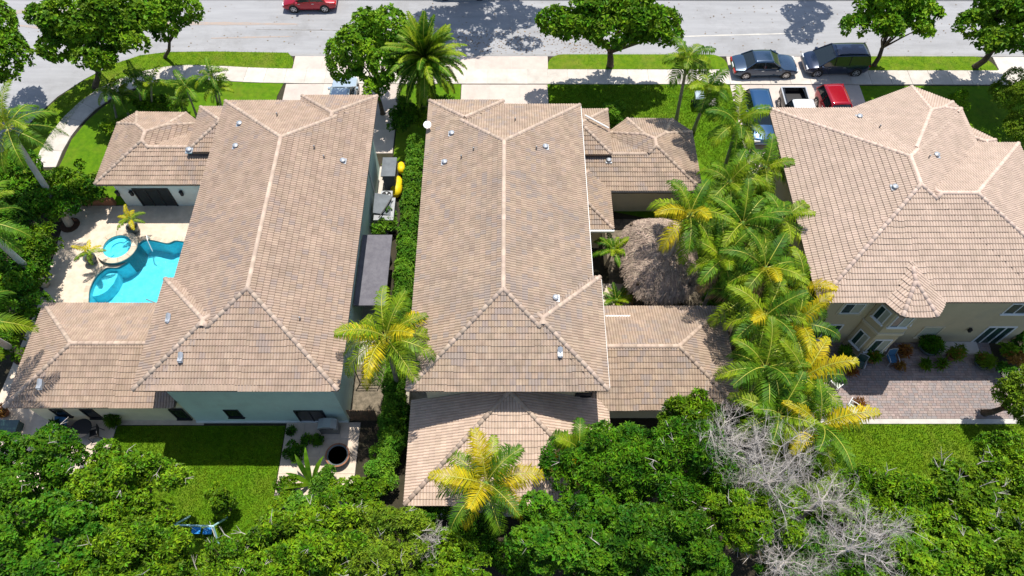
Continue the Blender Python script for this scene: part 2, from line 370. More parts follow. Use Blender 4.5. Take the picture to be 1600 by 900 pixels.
# front lawns -----------------------------------------------------
def strip_round(x0, x1, y0, y1, r0=0, r1=0, n=6):
    P = [(x0, y0), (x1, y0)]
    for k in range(n+1):
        t = math.pi/2*k/n
        if r1: P.append((x1 - r1 + r1*math.cos(t), y1 - min(r1, y1-y0) + min(r1, y1-y0)*math.sin(t)))
    if not r1: P.append((x1, y1))
    for k in range(n+1):
        t = math.pi/2*(1-k/n)
        if r0: P.append((x0 + r0 - r0*math.cos(t), y1 - min(r0, y1-y0) + min(r0, y1-y0)*math.sin(t)))
    if not r0: P.append((x0, y1))
    return P
V0, V1 = 42.62, 44.1
tx = lambda px, y=100: G(px, y).x
sheet('verge', strip_round(tx(856), tx(1136), V0, V1+.15, 1.2, 1.2), .07, M['grass2'], skirt=.09, label='grass verge with rounded ends around the street tree behind the middle house')
sheet('verge', strip_round(tx(1330), tx(1553), V0-.1, V1-.05, .6, 1.4), .07, M['grass2'], skirt=.09)
lv = Gp([(455, 109), (400, 107), (345, 103), (300, 103), (265, 106), (228, 112), (196, 126), (168, 142), (140, 152), (120, 172), (98, 205), (80, 226), (55, 262),
         (20, 300), (-40, 330), (-20, 262), (30, 215), (62, 180), (95, 151), (133, 125), (180, 100), (220, 87), (262, 82), (330, 81), (450, 83), (457, 90), (459, 98)])
sheet('verge', lv, .05, M['grass2'], skirt=.07)
lf = Gp([(445, 127), (400, 125), (340, 122), (300, 122), (265, 125), (232, 131), (205, 144), (180, 155), (160, 168), (135, 190), (112, 218), (100, 245), (85, 275), (75, 300)])
sheet('front_lawn', lf + [(-28.5, 29.6), (-16.6, 30), (-17.2, G(440, 150).y)], .006, M['grass'], label='shady front lawn of the left house with small palms')
sheet('front_lawn', [(G(855, 132).x, 41.03), (G(1140, 132).x, 41.03), (G(1160, 200).x, 33), (15.4, 22), (11.5, 22), (11.5, 28), (3.2, 30)], .006, M['grass'], label='front lawn of the middle house')
sheet('front_lawn', [(G(1330, 136).x, 40.9), (45, 40.9), (45, 24), (30, 24), (20.5, 33)], .006, M['grass'], label='front lawn of the right house in tree shade')
# sidewalk with single slabs
def slab_path(name, path, w, mt, step=1.5, z=.055, label=None, gap=.012):
    base = MB(); L = [0]; P = [Vector((p[0], p[1], 0)) for p in path]
    for i in range(1, len(P)): L.append(L[-1] + (P[i]-P[i-1]).length)
    def at(s_):
        for i in range(1, len(P)):
            if s_ <= L[i] or i == len(P)-1:
                t = (s_-L[i-1])/(L[i]-L[i-1]); p = P[i-1].lerp(P[i], t)
                a = (P[i]-P[i-1]).normalized(); return p, Vector((-a.y, a.x, 0))
    root = None; n = int(L[-1]/step); rails = []
    for i in range(n+1): rails.append(at(min(i*step, L[-1])))
    # averaged normals
    nn = [(rails[max(i-1,0)][1]+rails[i][1]+rails[min(i+1,n)][1]).normalized() for i in range(n+1)]
    vs = []; fs = []
    for i in range(n+1):
        p = rails[i][0]; vs += [p+nn[i]*w/2+_z*(z-.03), p-nn[i]*w/2+_z*(z-.03), p+nn[i]*w/2-_z*.02, p-nn[i]*w/2-_z*.02]
    for i in range(n): a = i*4; fs += [(a,a+1,a+5,a+4),(a+2,a,a+4,a+6),(a+1,a+3,a+7,a+5)]
    base.add(vs, fs); root = base.build(name, M['curb']); root['kind'] = 'structure'
    if label: root['label'] = label
    for i in range(n):
        p, q = rails[i][0], rails[i+1][0]; d = (q-p).normalized()*gap
        a = [p+nn[i]*w/2+d, p-nn[i]*w/2+d, q-nn[i+1]*w/2-d, q+nn[i+1]*w/2-d]
        mb = MB(); mb.add([v+_z*(z-.03) for v in a] + [v+_z*(z+random.uniform(-.003,.003)) for v in a], [(4,5,6,7),(0,1,5,4),(1,2,6,5),(2,3,7,6),(3,0,4,7)], random.random())
        mb.build('slab', mt, root)
    return root
wpath = Gp([(70, 262), (86, 226), (112, 190), (146, 158), (175, 141), (200, 130), (228, 121.5), (262, 115), (300, 113)]) 
wpath = [tuple(p) for p in wpath]
sm = []
for i in range(len(wpath)-1):
    p0 = wpath[max(i-1,0)]; p1 = wpath[i]; p2 = wpath[i+1]; p3 = wpath[min(i+2, len(wpath)-1)]
    for k in range(5):
        t = k/5; sm.append(tuple(.5*((2*p1[j])+(-p0[j]+p2[j])*t+(2*p0[j]-5*p1[j]+4*p2[j]-p3[j])*t*t+(-p0[j]+3*p1[j]-3*p2[j]+p3[j])*t**3) for j in (0,1)))
sm += [tuple(G(345, 115)[:2]), (G(400, 117).x, 41.95), (-15, 41.85), (45, 41.78)]
slab_path('sidewalk', sm, 1.55, M['concrete'], step=1.52, label='pale concrete sidewalk between verge and lawns')
def slab_grid(name, x0, x1, y0, y1, nx, ny, mt, z=.03, label=None, gap=.012, skip=None, parent=None, jit=.003):
    b = MB(); b.box((x0, y0, -.03), (x1, y1, z-.025)); root = b.build(name, M['paver_joint'] if mt is M['paver'] else M['curb']); root['kind'] = 'structure'
    if label: root['label'] = label
    for i in range(nx):
        for j in range(ny):
            a0 = x0+(x1-x0)*i/nx+gap; a1 = x0+(x1-x0)*(i+1)/nx-gap; b0 = y0+(y1-y0)*j/ny+gap; b1 = y0+(y1-y0)*(j+1)/ny-gap
            MB().box((a0, b0, z-.025), (a1, b1, z+random.uniform(-jit, jit)), r=random.random()).build('slab', mt, root)
    return root
# driveways (south of walk) and aprons (north)
slab_grid('driveway', G(445,140).x, -8.2, 34.2, 41.05, 3, 3, M['drive'], label='driveway of the left house under the pale car')
slab_grid('driveway', -3.6, G(856,140).x, 34.0, 41.0, 3, 3, M['drive'], label='empty driveway of the middle house')
slab_grid('driveway', G(1144,150).x, G(1345,140).x, 30.6, 40.98, 4, 4, M['drive'], label='driveway of the right house with parked vehicles')
slab_grid('driveway_apron', G(459,98).x, -5.5, 42.64, 44.08, 5, 1, M['drive'])
slab_grid('driveway_apron', -5.48, G(856,98).x, 42.62, 44.08, 3, 1, M['drive'])
slab_grid('driveway_apron', G(1137,100).x, G(1352,105).x, 42.60, 44.06, 5, 1, M['drive'])
slab_grid('driveway_apron', G(1556,100).x, 45, 42.58, 44.04, 3, 1, M['concrete'])
sheet('planting_bed', [(-8.1, 33.5), (-3.65, 33.5), (-3.65, 41.03), (-8.1, 41.03)], .012, M['grass'])
# side yard between left and middle house
sheet('side_yard', [(-8.95, 18.0), (-7.9, 18.0), (-7.9, 33), (-8.95, 33)], .01, M['concrete'])
sheet('side_yard_dirt', [(-8.95, 14.66), (-6.9, 14.66), (-6.9, 18.0), (-8.95, 18.0)], .01, M['gravel_dark'])
sheet('side_path', [(-6.0, 14), (-4.3, 14), (-4.3, 33.0), (-6.0, 33.0)], .008, M['gravel'])
# back lawns
sheet('back_lawn', [(-21.75, 2), (-12.45, 2), (-12.45, 14.25), (-21.75, 14.25)], .012, M['grass'], label='back lawn of the left house, half in house shadow')
sheet('back_lawn', [(14, 2), (29.5, 2), (29.5, 14.3), (14, 14.3)], .012, M['grass2'], label='back lawn of the right house')
slab_grid('back_patio', -12.4, -8.3, 9.6, 14.45, 4, 5, M['travertine'], z=.035, label='stone patio behind the left house with table and grill')
slab_grid('back_walk', -29.0, -21.8, 10.6, 14.6, 7, 4, M['travertine'], z=.035, label='stone terrace beside the low wing of the left house')
# pool deck
deck = [(-29.3, 29.58), (-17.0, 29.59), (-17.0, 14.3), (-26.5, 14.3), (-29.0, 14.62), (-28.75, 22.3)]
sheet('pool_deck', deck, .03, M['travertine'], holes=[pool], skirt=.06, label='pale travertine pool deck')

# ------------------------------------------------------------------ roofs
class Vol:
    def __init__(s, poly, e, sl, clip=None, eaves=None):
        n = len(poly); a = sum(poly[i][0]*poly[(i+1)%n][1]-poly[(i+1)%n][0]*poly[i][1] for i in range(n))
        if a < 0: poly = list(reversed(poly))
        s.poly = [np.array(p, float) for p in poly]; s.e = e; s.s = sl; s.clip = clip
        s.N = []; s.T = []
        for i in range(n):
            d = s.poly[(i+1)%n]-s.poly[i]; d = d/np.linalg.norm(d); s.T.append(d); s.N.append(np.array([-d[1], d[0]]))
    def dist(s, p): return min(float((p-s.poly[i])@s.N[i]) for i in range(len(s.poly)))
    def h(s, x, y):
        if s.clip and not (s.clip[0] <= x <= s.clip[1] and s.clip[2] <= y <= s.clip[3]): return None
        d = s.dist(np.array([x, y])); return None if d < 0 else s.e + s.s*d
def clip_half(P, f):
    out = []
    for i in range(len(P)):
        a, b = P[i], P[(i+1)%len(P)]; fa, fb = f(a), f(b)
        if fa >= 0: out.append(a)
        if fa*fb < 0: out.append(a+(b-a)*(fa/(fa-fb)))
    return out
def vol_faces(v):
    n = len(v.poly); faces = []
    for i in range(n):
        P = [p.copy() for p in v.poly]
        for j in range(n):
            if j == i: continue
            P = clip_half(P, lambda p: float((p-v.poly[j])@v.N[j]-(p-v.poly[i])@v.N[i]))
            if len(P) < 3: break
        if v.clip and len(P) >= 3:
            x0, x1, y0, y1 = v.clip
            for f in (lambda p: p[0]-x0, lambda p: x1-p[0], lambda p: p[1]-y0, lambda p: y1-p[1]): P = clip_half(P, f)
        # drop duplicates
        Q = []
        for p in P:
            if not Q or np.linalg.norm(p-Q[-1]) > 1e-4: Q.append(p)
        if len(Q) > 2 and np.linalg.norm(Q[0]-Q[-1]) < 1e-4: Q.pop()
        faces.append(Q if len(Q) >= 3 else None)
    return faces
TW, TE = .30, .29
UU = [TW*k/8 for k in range(9)]; HH = [.050*(0 if k % 4 == 0 else (.88 if k % 2 else 1)) for k in range(9)]
def tile_polys():
    """quads of one tile in (u, v, h)"""
    q = []; v0, v1 = 0, TE+.03; l0, l1 = .052, .012
    for k in range(8):
        a, b = k, k+1
        q.append([(UU[a], v0, HH[a]+l0), (UU[b], v0, HH[b]+l0), (UU[b], v1, HH[b]+l1), (UU[a], v1, HH[a]+l1)])
        q.append([(UU[a], v0, -.01), (UU[b], v0, -.01), (UU[b], v0, HH[b]+l0), (UU[a], v0, HH[a]+l0)])
    return q
TQ = tile_polys()
def tile_mesh(mt, r):
    vs = []; v0, v1 = 0, TE+.03
    for k in range(9): vs += [(UU[k], v0, -.01), (UU[k], v0, HH[k]+.052), (UU[k], v1, HH[k]+.012)]
    fs = []
    for k in range(8): a = k*3; fs += [(a+1, a+4, a+5, a+2), (a, a+3, a+4, a+1)]
    mb = MB(); mb.add(vs, fs, r); me = bpy.data.meshes.new('roof_tile'); me.from_pydata(mb.v, [], mb.f)
    at = me.attributes.new('rnd', 'FLOAT', 'POINT'); at.data.foreach_set('value', np.array(mb.r, 'f')); me.materials.append(mt)
    me.materials.append(M['butt_shade']); me.polygons.foreach_set('material_index', [0, 1]*8)
    return me
def ridge_mesh(mt, r, ln=.40):
    mb = MB(); n = 6; vs = []
    for (x, rr) in ((0, .128), (ln, .115)):
        for k in range(n+1):
            t = math.pi*k/n; vs.append((x, math.cos(t)*rr, math.sin(t)*rr*.85))
    fs = [(k+1, k, n+1+k, n+2+k) for k in range(n)] + [tuple(range(n+1))]
    mb.add(vs, fs, r); me = bpy.data.meshes.new('ridge_tile'); me.from_pydata(mb.v, [], mb.f)
    at = me.attributes.new('rnd', 'FLOAT', 'POINT'); at.data.foreach_set('value', np.array(mb.r, 'f')); me.materials.append(mt)
    me.polygons.foreach_set('use_smooth', [True]*n + [False]); me.materials.append(M['butt_shade']); me.polygons.foreach_set('material_index', [0]*n + [1])
    return me
CAMP = Vector((0, 0, CAMH))
def hfield(vols, x, y, skip=None):
    b = None
    for v in vols:
        if v is skip: continue
        h = v.h(x, y)
        if h is not None and (b is None or h > b): b = h
    return b
def hidden(vols, vi, x, y, z, tol):
    for k, o in enumerate(vols):
        if k == vi: continue
        h = o.h(x, y)
        if h is not None and (h > z+tol or (k < vi and h > z-.015)): return True
    return False
def cap_hidden(vols, vi, x, y, z):
    for k, o in enumerate(vols):
        if k == vi: continue
        h = o.h(x, y)
        if h is None or h <= z-.05: continue
        if h > z+.04: return True
        ds = sorted(float((np.array([x, y])-o.poly[i])@o.N[i]) for i in range(len(o.poly)))
        if ds[1]-ds[0] > .14 or k < vi: return True
    return False
def roof(house, vols, tmat, rmat, thick=.16, ntile=300, stagger=True):
    base = wl(house)
    dm = MB(); fms = []
    for vi, v in enumerate(vols):
        F = vol_faces(v)
        for i, P in enumerate(F):
            if P is None: continue
            vs = [(p[0], p[1], v.e + v.s*float((p-v.poly[i])@v.N[i])) for p in P]
            dm.add(vs, [tuple(range(len(vs)))])
        # soffit + fascia
        P = [p.copy() for p in v.poly]
        if v.clip:
            x0, x1, y0, y1 = v.clip
            for f in (lambda p: p[0]-x0, lambda p: x1-p[0], lambda p: p[1]-y0, lambda p: y1-p[1]): P = clip_half(P, f)
        n = len(P); zb = v.e-thick-.004*vi; fm = MB(); fms.append(fm)
        fm.add([(p[0], p[1], zb) for p in P] + [(p[0], p[1], v.e-.002) for p in P],
               [tuple(reversed(range(n)))] + [(k, (k+1) % n, n+(k+1) % n, n+k) for k in range(n)])
    deck_o = dm.build('roof', M['deck'], house)
    for fm in fms: fm.build('fascia', M['fascia'], deck_o)
    full = []; border = MB(); bmi = []
    for vi_, v in enumerate(vols):
        F = vol_faces(v)
        for i, P in enumerate(F):
            if P is None: continue
            a = v.poly[i]; T = v.T[i]; N = v.N[i]
            L = float(np.linalg.norm(v.poly[(i+1) % len(v.poly)]-a))
            uv = [np.array([float((p-a)@T), float((p-a)@N)]) for p in P]
            # push eave edge outwards a little
            uv = [np.array([p[0], p[1]-.06]) if p[1] < 1e-3 else p for p in uv]
            m_ = len(uv); edges = []
            for k in range(m_):
                p, q = uv[k], uv[(k+1) % m_]; d = q-p; ln = np.linalg.norm(d)
                if ln < 1e-5: continue
                d = d/ln; edges.append((p, np.array([-d[1], d[0]])))
            cen = sum(uv)/m_
            edges = [(p, n_ if (cen-p)@n_ > 0 else -n_) for p, n_ in edges]
            umin = min(p[0] for p in uv); umax = max(p[0] for p in uv); vmax = max(p[1] for p in uv)
            rows = int((vmax+.06)/TE)+1
            for r_ in range(rows):
                v0 = -.06 + r_*TE; off = (TW/2 if (stagger and r_ % 2) else 0)
                c0 = int(math.floor((umin-off)/TW))-1; c1 = int(math.ceil((umax-off)/TW))+1
                for c_ in range(c0, c1):
                    u0 = c_*TW+off
                    cor = [np.array([u0, v0]), np.array([u0+TW, v0]), np.array([u0+TW, v0+TE]), np.array([u0, v0+TE])]
                    ins = True; out = False
                    for (p, n_) in edges:
                        ds = [float((c-p)@n_) for c in cor]
                        if max(ds) <= 0: out = True; break
                        if min(ds) < -1e-4: ins = False
                    if out: continue
                    ctr = (cor[0]+cor[2])/2; w_ = a+T*ctr[0]+N*ctr[1]; hz = v.e+v.s*ctr[1]
                    if hidden(vols, vi_, w_[0], w_[1], hz, .07) and (hidden(vols, len(vols)+1, w_[0], w_[1], hz+.02, .05) or
                        all(hidden(vols, vi_, *(a+T*c[0]*.98+N*c[1]), v.e+v.s*c[1], .07) for c in cor)): continue
                    rr = random.random()
                    if ins:
                        w0 = a+T*u0+N*v0; full.append((w0, T, N, v.e+v.s*v0, v.s, rr))
                    else:
                        for qi, q in enumerate(TQ):
                            pl = [np.array([x+u0, y+v0, h]) for x, y, h in q]
                            for (p, n_) in edges:
                                if min(float((c[:2]-p)@n_) for c in pl) >= 0: continue
                                pl = clip_half(pl, lambda c: float((c[:2]-p)@n_))
                                if len(pl) < 3: break
                            if len(pl) < 3: continue
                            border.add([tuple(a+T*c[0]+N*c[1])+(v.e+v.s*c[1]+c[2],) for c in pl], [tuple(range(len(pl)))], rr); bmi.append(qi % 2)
    # 300 nearest whole tiles become parts of their own, the rest one joined part
    full.sort(key=lambda f: (Vector((f[0][0], f[0][1], f[3]))-CAMP).length)
    tms = [tile_mesh(tmat, k/7) for k in range(7)]
    for (w0, T, N, z, s_, rr) in full[:ntile]:
        o = bpy.data.objects.new('roof_tile', tms[int(rr*7) % 7]); C.objects.link(o); o.parent = deck_o
        jz = random.uniform(-.004, .007)
        q_ = 1/math.sqrt(1+s_*s_)
        o.matrix_local = Matrix(((T[0], N[0], -N[0]*s_*q_, w0[0]-base.x), (T[1], N[1], -N[1]*s_*q_, w0[1]-base.y), (0, s_, q_, z-base.z+jz), (0, 0, 0, 1)))
    rest = full[ntile:]
    if rest:
        tv = np.array([(UU[k], y, h) for k in range(9) for (y, h) in ((0, -.01), (0, HH[k]+.052), (TE+.03, HH[k]+.012))])
        tf = np.array([f for k in range(8) for f in ((k*3+1, k*3+4, k*3+5, k*3+2), (k*3, k*3+3, k*3+4, k*3+1))])
        n = len(rest); W0 = np.array([f[0] for f in rest]); T_ = np.array([f[1] for f in rest]); N_ = np.array([f[2] for f in rest])
        Z = np.array([f[3] for f in rest]) + np.random.default_rng(3).uniform(-.004, .007, n); S_ = np.array([f[4] for f in rest])
        xy = W0[:, None, :] + T_[:, None, :]*tv[None, :, 0:1] + N_[:, None, :]*tv[None, :, 1:2]
        zz = Z[:, None] + S_[:, None]*tv[None, :, 1] + tv[None, :, 2]
        V = np.concatenate([xy, zz[..., None]], 2).reshape(-1, 3) - np.array(base)
        Fq = (tf[None] + np.arange(n)[:, None, None]*27).reshape(-1, 4)
        me = npmesh('tile_field', V, Fq, np.repeat([f[5] for f in rest], 27), tmat)
        me.materials.append(M['butt_shade']); me.polygons.foreach_set('material_index', np.tile([0, 1], 8*n))
        o = mesh_obj('tile_field', me, deck_o); o['kind'] = 'stuff'
    if border.v:
        o = border.build('cut_tiles', [tmat, M['butt_shade']], deck_o); o.data.polygons.foreach_set('material_index', bmi); o['kind'] = 'stuff'
    # ridge and hip caps
    rms = [ridge_mesh(rmat, k/5) for k in range(5)]; cnt = 0; over = MB()
    for vi_, v in enumerate(vols):
        F = vol_faces(v); n = len(v.poly)
        for i in range(n):
            if F[i] is None: continue
            P = F[i]
            for k in range(len(P)):
                p, q = P[k], P[(k+1) % len(P)]
                if np.linalg.norm(q-p) < .08: continue
                di = [float((x-v.poly[i])@v.N[i]) for x in (p, q)]
                for j in range(i+1, n):
                    if F[j] is None: continue
                    dj = [float((x-v.poly[j])@v.N[j]) for x in (p, q)]
                    if abs(di[0]-dj[0]) < 1e-3 and abs(di[1]-dj[1]) < 1e-3 and di[0]+di[1] > .05:
                        A = Vector((p[0], p[1], v.e+v.s*di[0])); B = Vector((q[0], q[1], v.e+v.s*di[1]))
                        if A.z > B.z: A, B = B, A
                        d = B-A; L = d.length; m_ = max(1, int(round(L/.37))); st = L/m_; d.normalize()
                        sd = Vector((-d.y, d.x, 0)).normalized(); up = d.cross(sd)
                        if up.z < 0: up = -up; sd = -sd
                        for t in range(m_):
                            c = A+d*(st*t-.02); mid = A+d*(st*(t+.5))
                            if cap_hidden(vols, vi_, mid.x, mid.y, mid.z): continue
                            o = bpy.data.objects.new('ridge_tile', rms[random.randrange(5)]); C.objects.link(o); o.parent = deck_o
                            c = c + _z*(.03 + random.uniform(-.003, .006)) - base
                            tl = d*1.0 + up*(-.012)
                            o.matrix_local = Matrix(((tl.x, sd.x, up.x, c.x), (tl.y, sd.y, up.y, c.y), (tl.z, sd.z, up.z, c.z), (0, 0, 0, 1)))
                            cnt += 1
    return deck_o
def rect(x0, x1, y0, y1): return [(x0, y0), (x1, y0), (x1, y1), (x0, y1)]
def roofpt(vols, px, py, z=6.5):
    for _ in range(12):
        p = G(px, py, z); h = hfield(vols, p.x, p.y)
        if h is None: break
        z = z*.4+h*.6
    return Vector((p.x, p.y, z))
SL, E6, E3 = .386, 6.03, 2.9

# house pieces
def wall(house, poly, z1, mt, z0=-.02, name='wall'):
    return MB().prism(poly, z0, z1).build(name, mt, house)
def frame_m(a, b):
    """local frame on a wall from a to b (plan), outward normal to the right of a->b"""
    a = Vector((a[0], a[1], 0)); b = Vector((b[0], b[1], 0)); t = (b-a).normalized(); n = Vector((t.y, -t.x, 0))
    return Matrix(((t.x, -n.x, 0, a.x), (t.y, -n.y, 0, a.y), (0, 0, 1, 0), (0, 0, 0, 1)))   # local -y is outwards
def window(house, a, b, u0, u1, z0, z1, panes=2, glass='glass', frame='white', blind=None, fw=.06, name='window', sill=True, mull_h=False, trim=None):
    m = frame_m(a, b); mb = MB()
    if trim:
        tw = .14; t_ = MB()
        for lo, hi in (((u0-tw, -.03, z0-tw), (u1+tw, .02, z0)), ((u0-tw, -.03, z1), (u1+tw, .02, z1+tw)), ((u0-tw, -.03, z0), (u0, .02, z1)), ((u1, -.03, z0), (u1+tw, .02, z1))): t_.box(lo, hi, m)
        t_.build('window_surround', M[trim], house)
    for lo, hi in (((u0, -.05, z0), (u1, .02, z0+fw)), ((u0, -.05, z1-fw), (u1, .02, z1)), ((u0, -.05, z0+fw), (u0+fw, .02, z1-fw)), ((u1-fw, -.05, z0+fw), (u1, .02, z1-fw))): mb.box(lo, hi, m)
    for k in range(1, panes):
        u = u0+(u1-u0)*k/panes; mb.box((u-fw*.4, -.045, z0+fw), (u+fw*.4, .018, z1-fw), m)
    if mull_h: zz = (z0+z1)/2; mb.box((u0+fw, -.043, zz-.02), (u1-fw, .016, zz+.02), m)
    w = mb.build(name, M[frame], house)
    for k in range(panes):
        a0 = u0+fw+(u1-u0-2*fw)*k/panes; a1 = u0+fw+(u1-u0-2*fw)*(k+1)/panes
        g = blind if (blind and k == panes-1) else glass
        MB().box((a0+.01, -.018, z0+fw), (a1-.01, .012, z1-fw), m).build('pane', M[g], w)
    if sill: MB().box((u0-.06, -.10, z0-.07), (u1+.06, .01, z0-.003), m).build('sill', M[frame if not trim else trim], w)
    return w
def vent(house, vols, px, py, kind='hood', s=1.0):
    p = roofpt(vols, px, py) + _z*.04
    mb = MB()
    if kind == 'hood':
        mb.lathe(p, [(.13*s, -.08), (.13*s, .08), (.17*s, .12), (.15*s, .17), (.06*s, .21)], 12)
        mb.box((p.x-.2*s, p.y-.2*s, p.z-.03), (p.x+.2*s, p.y+.2*s, p.z+.02))
        mb.build('roof_vent', M['metal_light'], house)
    elif kind == 'pipe':
        mb.lathe(p, [(.045, -.1), (.045, .26), (.03, .27)], 10); mb.build('vent_pipe', M['metal_grey'], house)
    elif kind == 'goose':
        mb.box((p.x-.11, p.y-.24, p.z-.05), (p.x+.11, p.y+.14, p.z+.16))
        mb.add([(p.x-.12, p.y-.26, p.z+.04), (p.x+.12, p.y-.26, p.z+.04), (p.x+.12, p.y+.18, p.z+.24), (p.x-.12, p.y+.18, p.z+.24), (p.x, p.y-.3, p.z+.10), (p.x, p.y+.2, p.z+.32)], [(0,4,5,3),(4,1,2,5),(0,1,4),(3,5,2)])
        mb.build('roof_vent', M['metal_light'], house)

# ================================================================== HOUSE 1 (left)
h1 = thing('house', (-12.9, 23.5, 0), 'left two-storey house with blocked tan tile hip roof beside the swimming pool', 'house', 'tile roofed houses along the street')
X0, X1 = -17.58, -8.25; YR, YFt = 13.79, 33.05
v1 = [Vol(rect(X0, X1, YR, YFt), E6, SL),
      Vol(rect(-18.09, -11.9, YR+.003, YR+6.3), E6+.003, SL),
      Vol(rect(-12.9, X1+.003, 28.6, 33.5), E6+.006, SL)]
v1low = [Vol(rect(-26.25, -14.8, 14.2, 20.38), E3, SL, clip=(-26.3, -17.45, 10, 25)),
         Vol([(-26, 29.03), (-20.6, 29.03), (-20.6, 34.2), (-21.7, 35.15), (-25.0, 35.2), (-26, 34.2)], E3+.004, SL),
         Vol(rect(-25.9, -14.5, 29.04, 33.6), E3+.008, SL, clip=(-26, -16.9, 25, 36)),
         Vol(rect(-20.2, -14, 30.76, 34.6), 4.0, SL, clip=(-21, -16.9, 30, 36))]
roof(h1, v1, M['tile1'], M['ridge1'], ntile=180); roof(h1, v1low, M['tile1'], M['ridge1'], ntile=120)
wall(h1, [(-17.39, 14.49), (-8.95, 14.49), (-8.95, 32.8), (-16.88, 32.8), (-16.88, 19.4), (-17.39, 19.4)], E6-.1, M['stucco_aqua'])
wall(h1, [(-25.75, 14.56), (-17.45, 14.56), (-17.45, 19.85), (-25.75, 19.85)], E3-.1, M['stucco_cream'], name='wing_wall')
wall(h1, [(-25.4, 29.6), (-16.9, 29.6), (-16.9, 33.0), (-21.2, 33.9), (-21.9, 34.6), (-24.8, 34.6), (-25.4, 33.9)], E3-.1, M['stucco_white'], name='pool_room_wall')
wall(h1, [(-19.7, 31.3), (-16.95, 31.3), (-16.95, 34.1), (-19.7, 34.1)], 3.95, M['stucco_white'], name='entry_wall')
def winpx(house, Y, a, b, xr, **kw):
    """window on a wall facing the garden (plane Y) from its top-left and bottom-right pixels"""
    p = WY(*a, Y); q = WY(*b, Y)
    return window(house, (xr, Y), (xr+1, Y), p.x-xr, q.x-xr, q.z, p.z, **kw)
winpx(h1, 14.49, (262.5, 639.5), (299, 654), -17.39, panes=1, frame='black', sill=True, fw=.05)
winpx(h1, 14.49, (348, 640), (381, 651.5), -17.39, panes=1, frame='black', fw=.05)
winpx(h1, 14.49, (458, 641), (517, 663), -17.39, panes=2, frame='black', name='glass_door', fw=.07)
winpx(h1, 14.56, (76, 639), (113, 650), -25.75, panes=1, frame='black', fw=.05)
winpx(h1, 14.56, (123, 639), (162, 653), -25.75, panes=1, frame='black', fw=.05)
winpx(h1, 29.6, (205, 294), (283, 327), -25.4, panes=3, frame='black', name='glass_door', sill=False, fw=.09)
for px in (184, 206, 284):
    p = WY(px, 300, 29.6); mb = MB(); mb.box((p.x-.08, 29.42, p.z-.2), (p.x+.08, 29.57, p.z+.15)); mb.lathe((p.x, 29.5, p.z+.15), [(.14, 0), (.02, .12)], 8)
    mb.build('wall_lantern', M['black'], h1)
MB().box((-17.4, 14.40, .0), (-8.96, 14.487, .16)).build('plinth', M['stucco_white'], h1)
# light side flashing / gutter along the garden side of the left house
mb = MB(); mb.tube([(-8.93+.03, 30, 0.3), (-8.93+.03, 30, 5.8)], .05, 8); mb.tube([(-8.88, 17.2, .3), (-8.88, 17.2, 5.8)], .05, 8); mb.build('downspout', M['white'], h1)
for (px, py, k) in ((375, 195, 'hood'), (369, 230, 'hood'), (536, 253, 'hood'), (434, 182, 'pipe'), (492, 233, 'pipe'), (507, 248, 'pipe'), (265, 499, 'goose'), (284, 560, 'goose'), (65, 602, 'goose'), (470, 500, 'pipe'), (296, 236, 'hood')):
    vent(h1, v1+v1low, px, py, k)

# ================================================================== HOUSE 2 (middle)
h2 = thing('house', (0, 23.5, 0), 'middle two-storey house with weathered brown tile hip roof and low roofs at its right', 'house', 'tile roofed houses along the street')
v2 = [Vol(rect(-4.956, 4.32, 13.78, 32.75), E6, SL),
      Vol(rect(-1.5, 4.75, 13.783, 20.2), E6+.003, SL),
      Vol(rect(-4.953, -.4, 28.5, 33.1), E6+.006, SL)]
v2low = [Vol(rect(1.0, 12.0, 14.04, 20.17), E3, SL, clip=(3.3, 12.1, 10, 25)),
         Vol([(6.5, 28.55), (12.0, 28.55), (12.0, 33.45), (10.85, 34.6), (7.86, 34.65), (6.5, 33.4)], E3+.004, SL),
         Vol(rect(2.0, 11.9, 28.56, 33.0), E3+.008, SL, clip=(3.4, 12, 25, 36)),
         Vol(rect(1.0, 6.36, 30.57, 34.4), 4.0, SL, clip=(3.4, 6.7, 30, 36)),
         Vol(rect(1.5, 6.25, 25.6, 31.0), E3-.008, SL, clip=(3.4, 6.3, 25, 31)),
         Vol(rect(-5.1, 5.1, 9.15, 22.0), E3-.012, SL, clip=(-5.2, 5.2, 9, 14.55))]
roof(h2, v2, M['tile2'], M['ridge1'], ntile=150); roof(h2, v2low[:-1], M['tile2'], M['ridge1'], ntile=90); roof(h2, v2low[-1:], M['tile2_pale'], M['ridge1'], ntile=60)
wall(h2, [(-4.25, 14.5), (4.05, 14.5), (4.05, 19.5), (3.62, 19.5), (3.62, 32.1), (-4.25, 32.1)], E6-.1, M['stucco_cream'])
wall(h2, [(3.5, 14.7), (11.4, 14.7), (11.4, 19.5), (3.5, 19.5)], E3-.1, M['stucco_tan'], name='wing_wall')
wall(h2, [(3.5, 29.15), (11.3, 29.15), (11.3, 33.2), (10.6, 33.95), (7.9, 34), (7.2, 33.0), (3.5, 32.8)], E3-.1, M['stucco_cream'], name='guest_wall')
wall(h2, [(3.5, 31.1), (5.8, 31.1), (5.8, 33.9), (3.5, 33.9)], 3.95, M['stucco_cream'], name='entry_wall')
wall(h2, [(3.5, 26.2), (5.7, 26.2), (5.7, 30), (3.5, 30)], E3-.11, M['stucco_cream'], name='lean_to_wall')
mb = MB()
for (x, y) in ((-4.7, 9.6), (0, 9.6), (4.7, 9.6)): mb.box((x-.2, y-.2, 0), (x+.2, y+.2, E3-.18))
mb.build('porch_post', M['stucco_cream'], h2)
MB().box((-5, 9.3, -.02), (5, 14.4, .05)).build('porch_floor', M['concrete'], h2)
winpx(h2, 14.5, (899, 613.5), (924, 620), -4.25, panes=1, frame='black', sill=False, fw=.04)
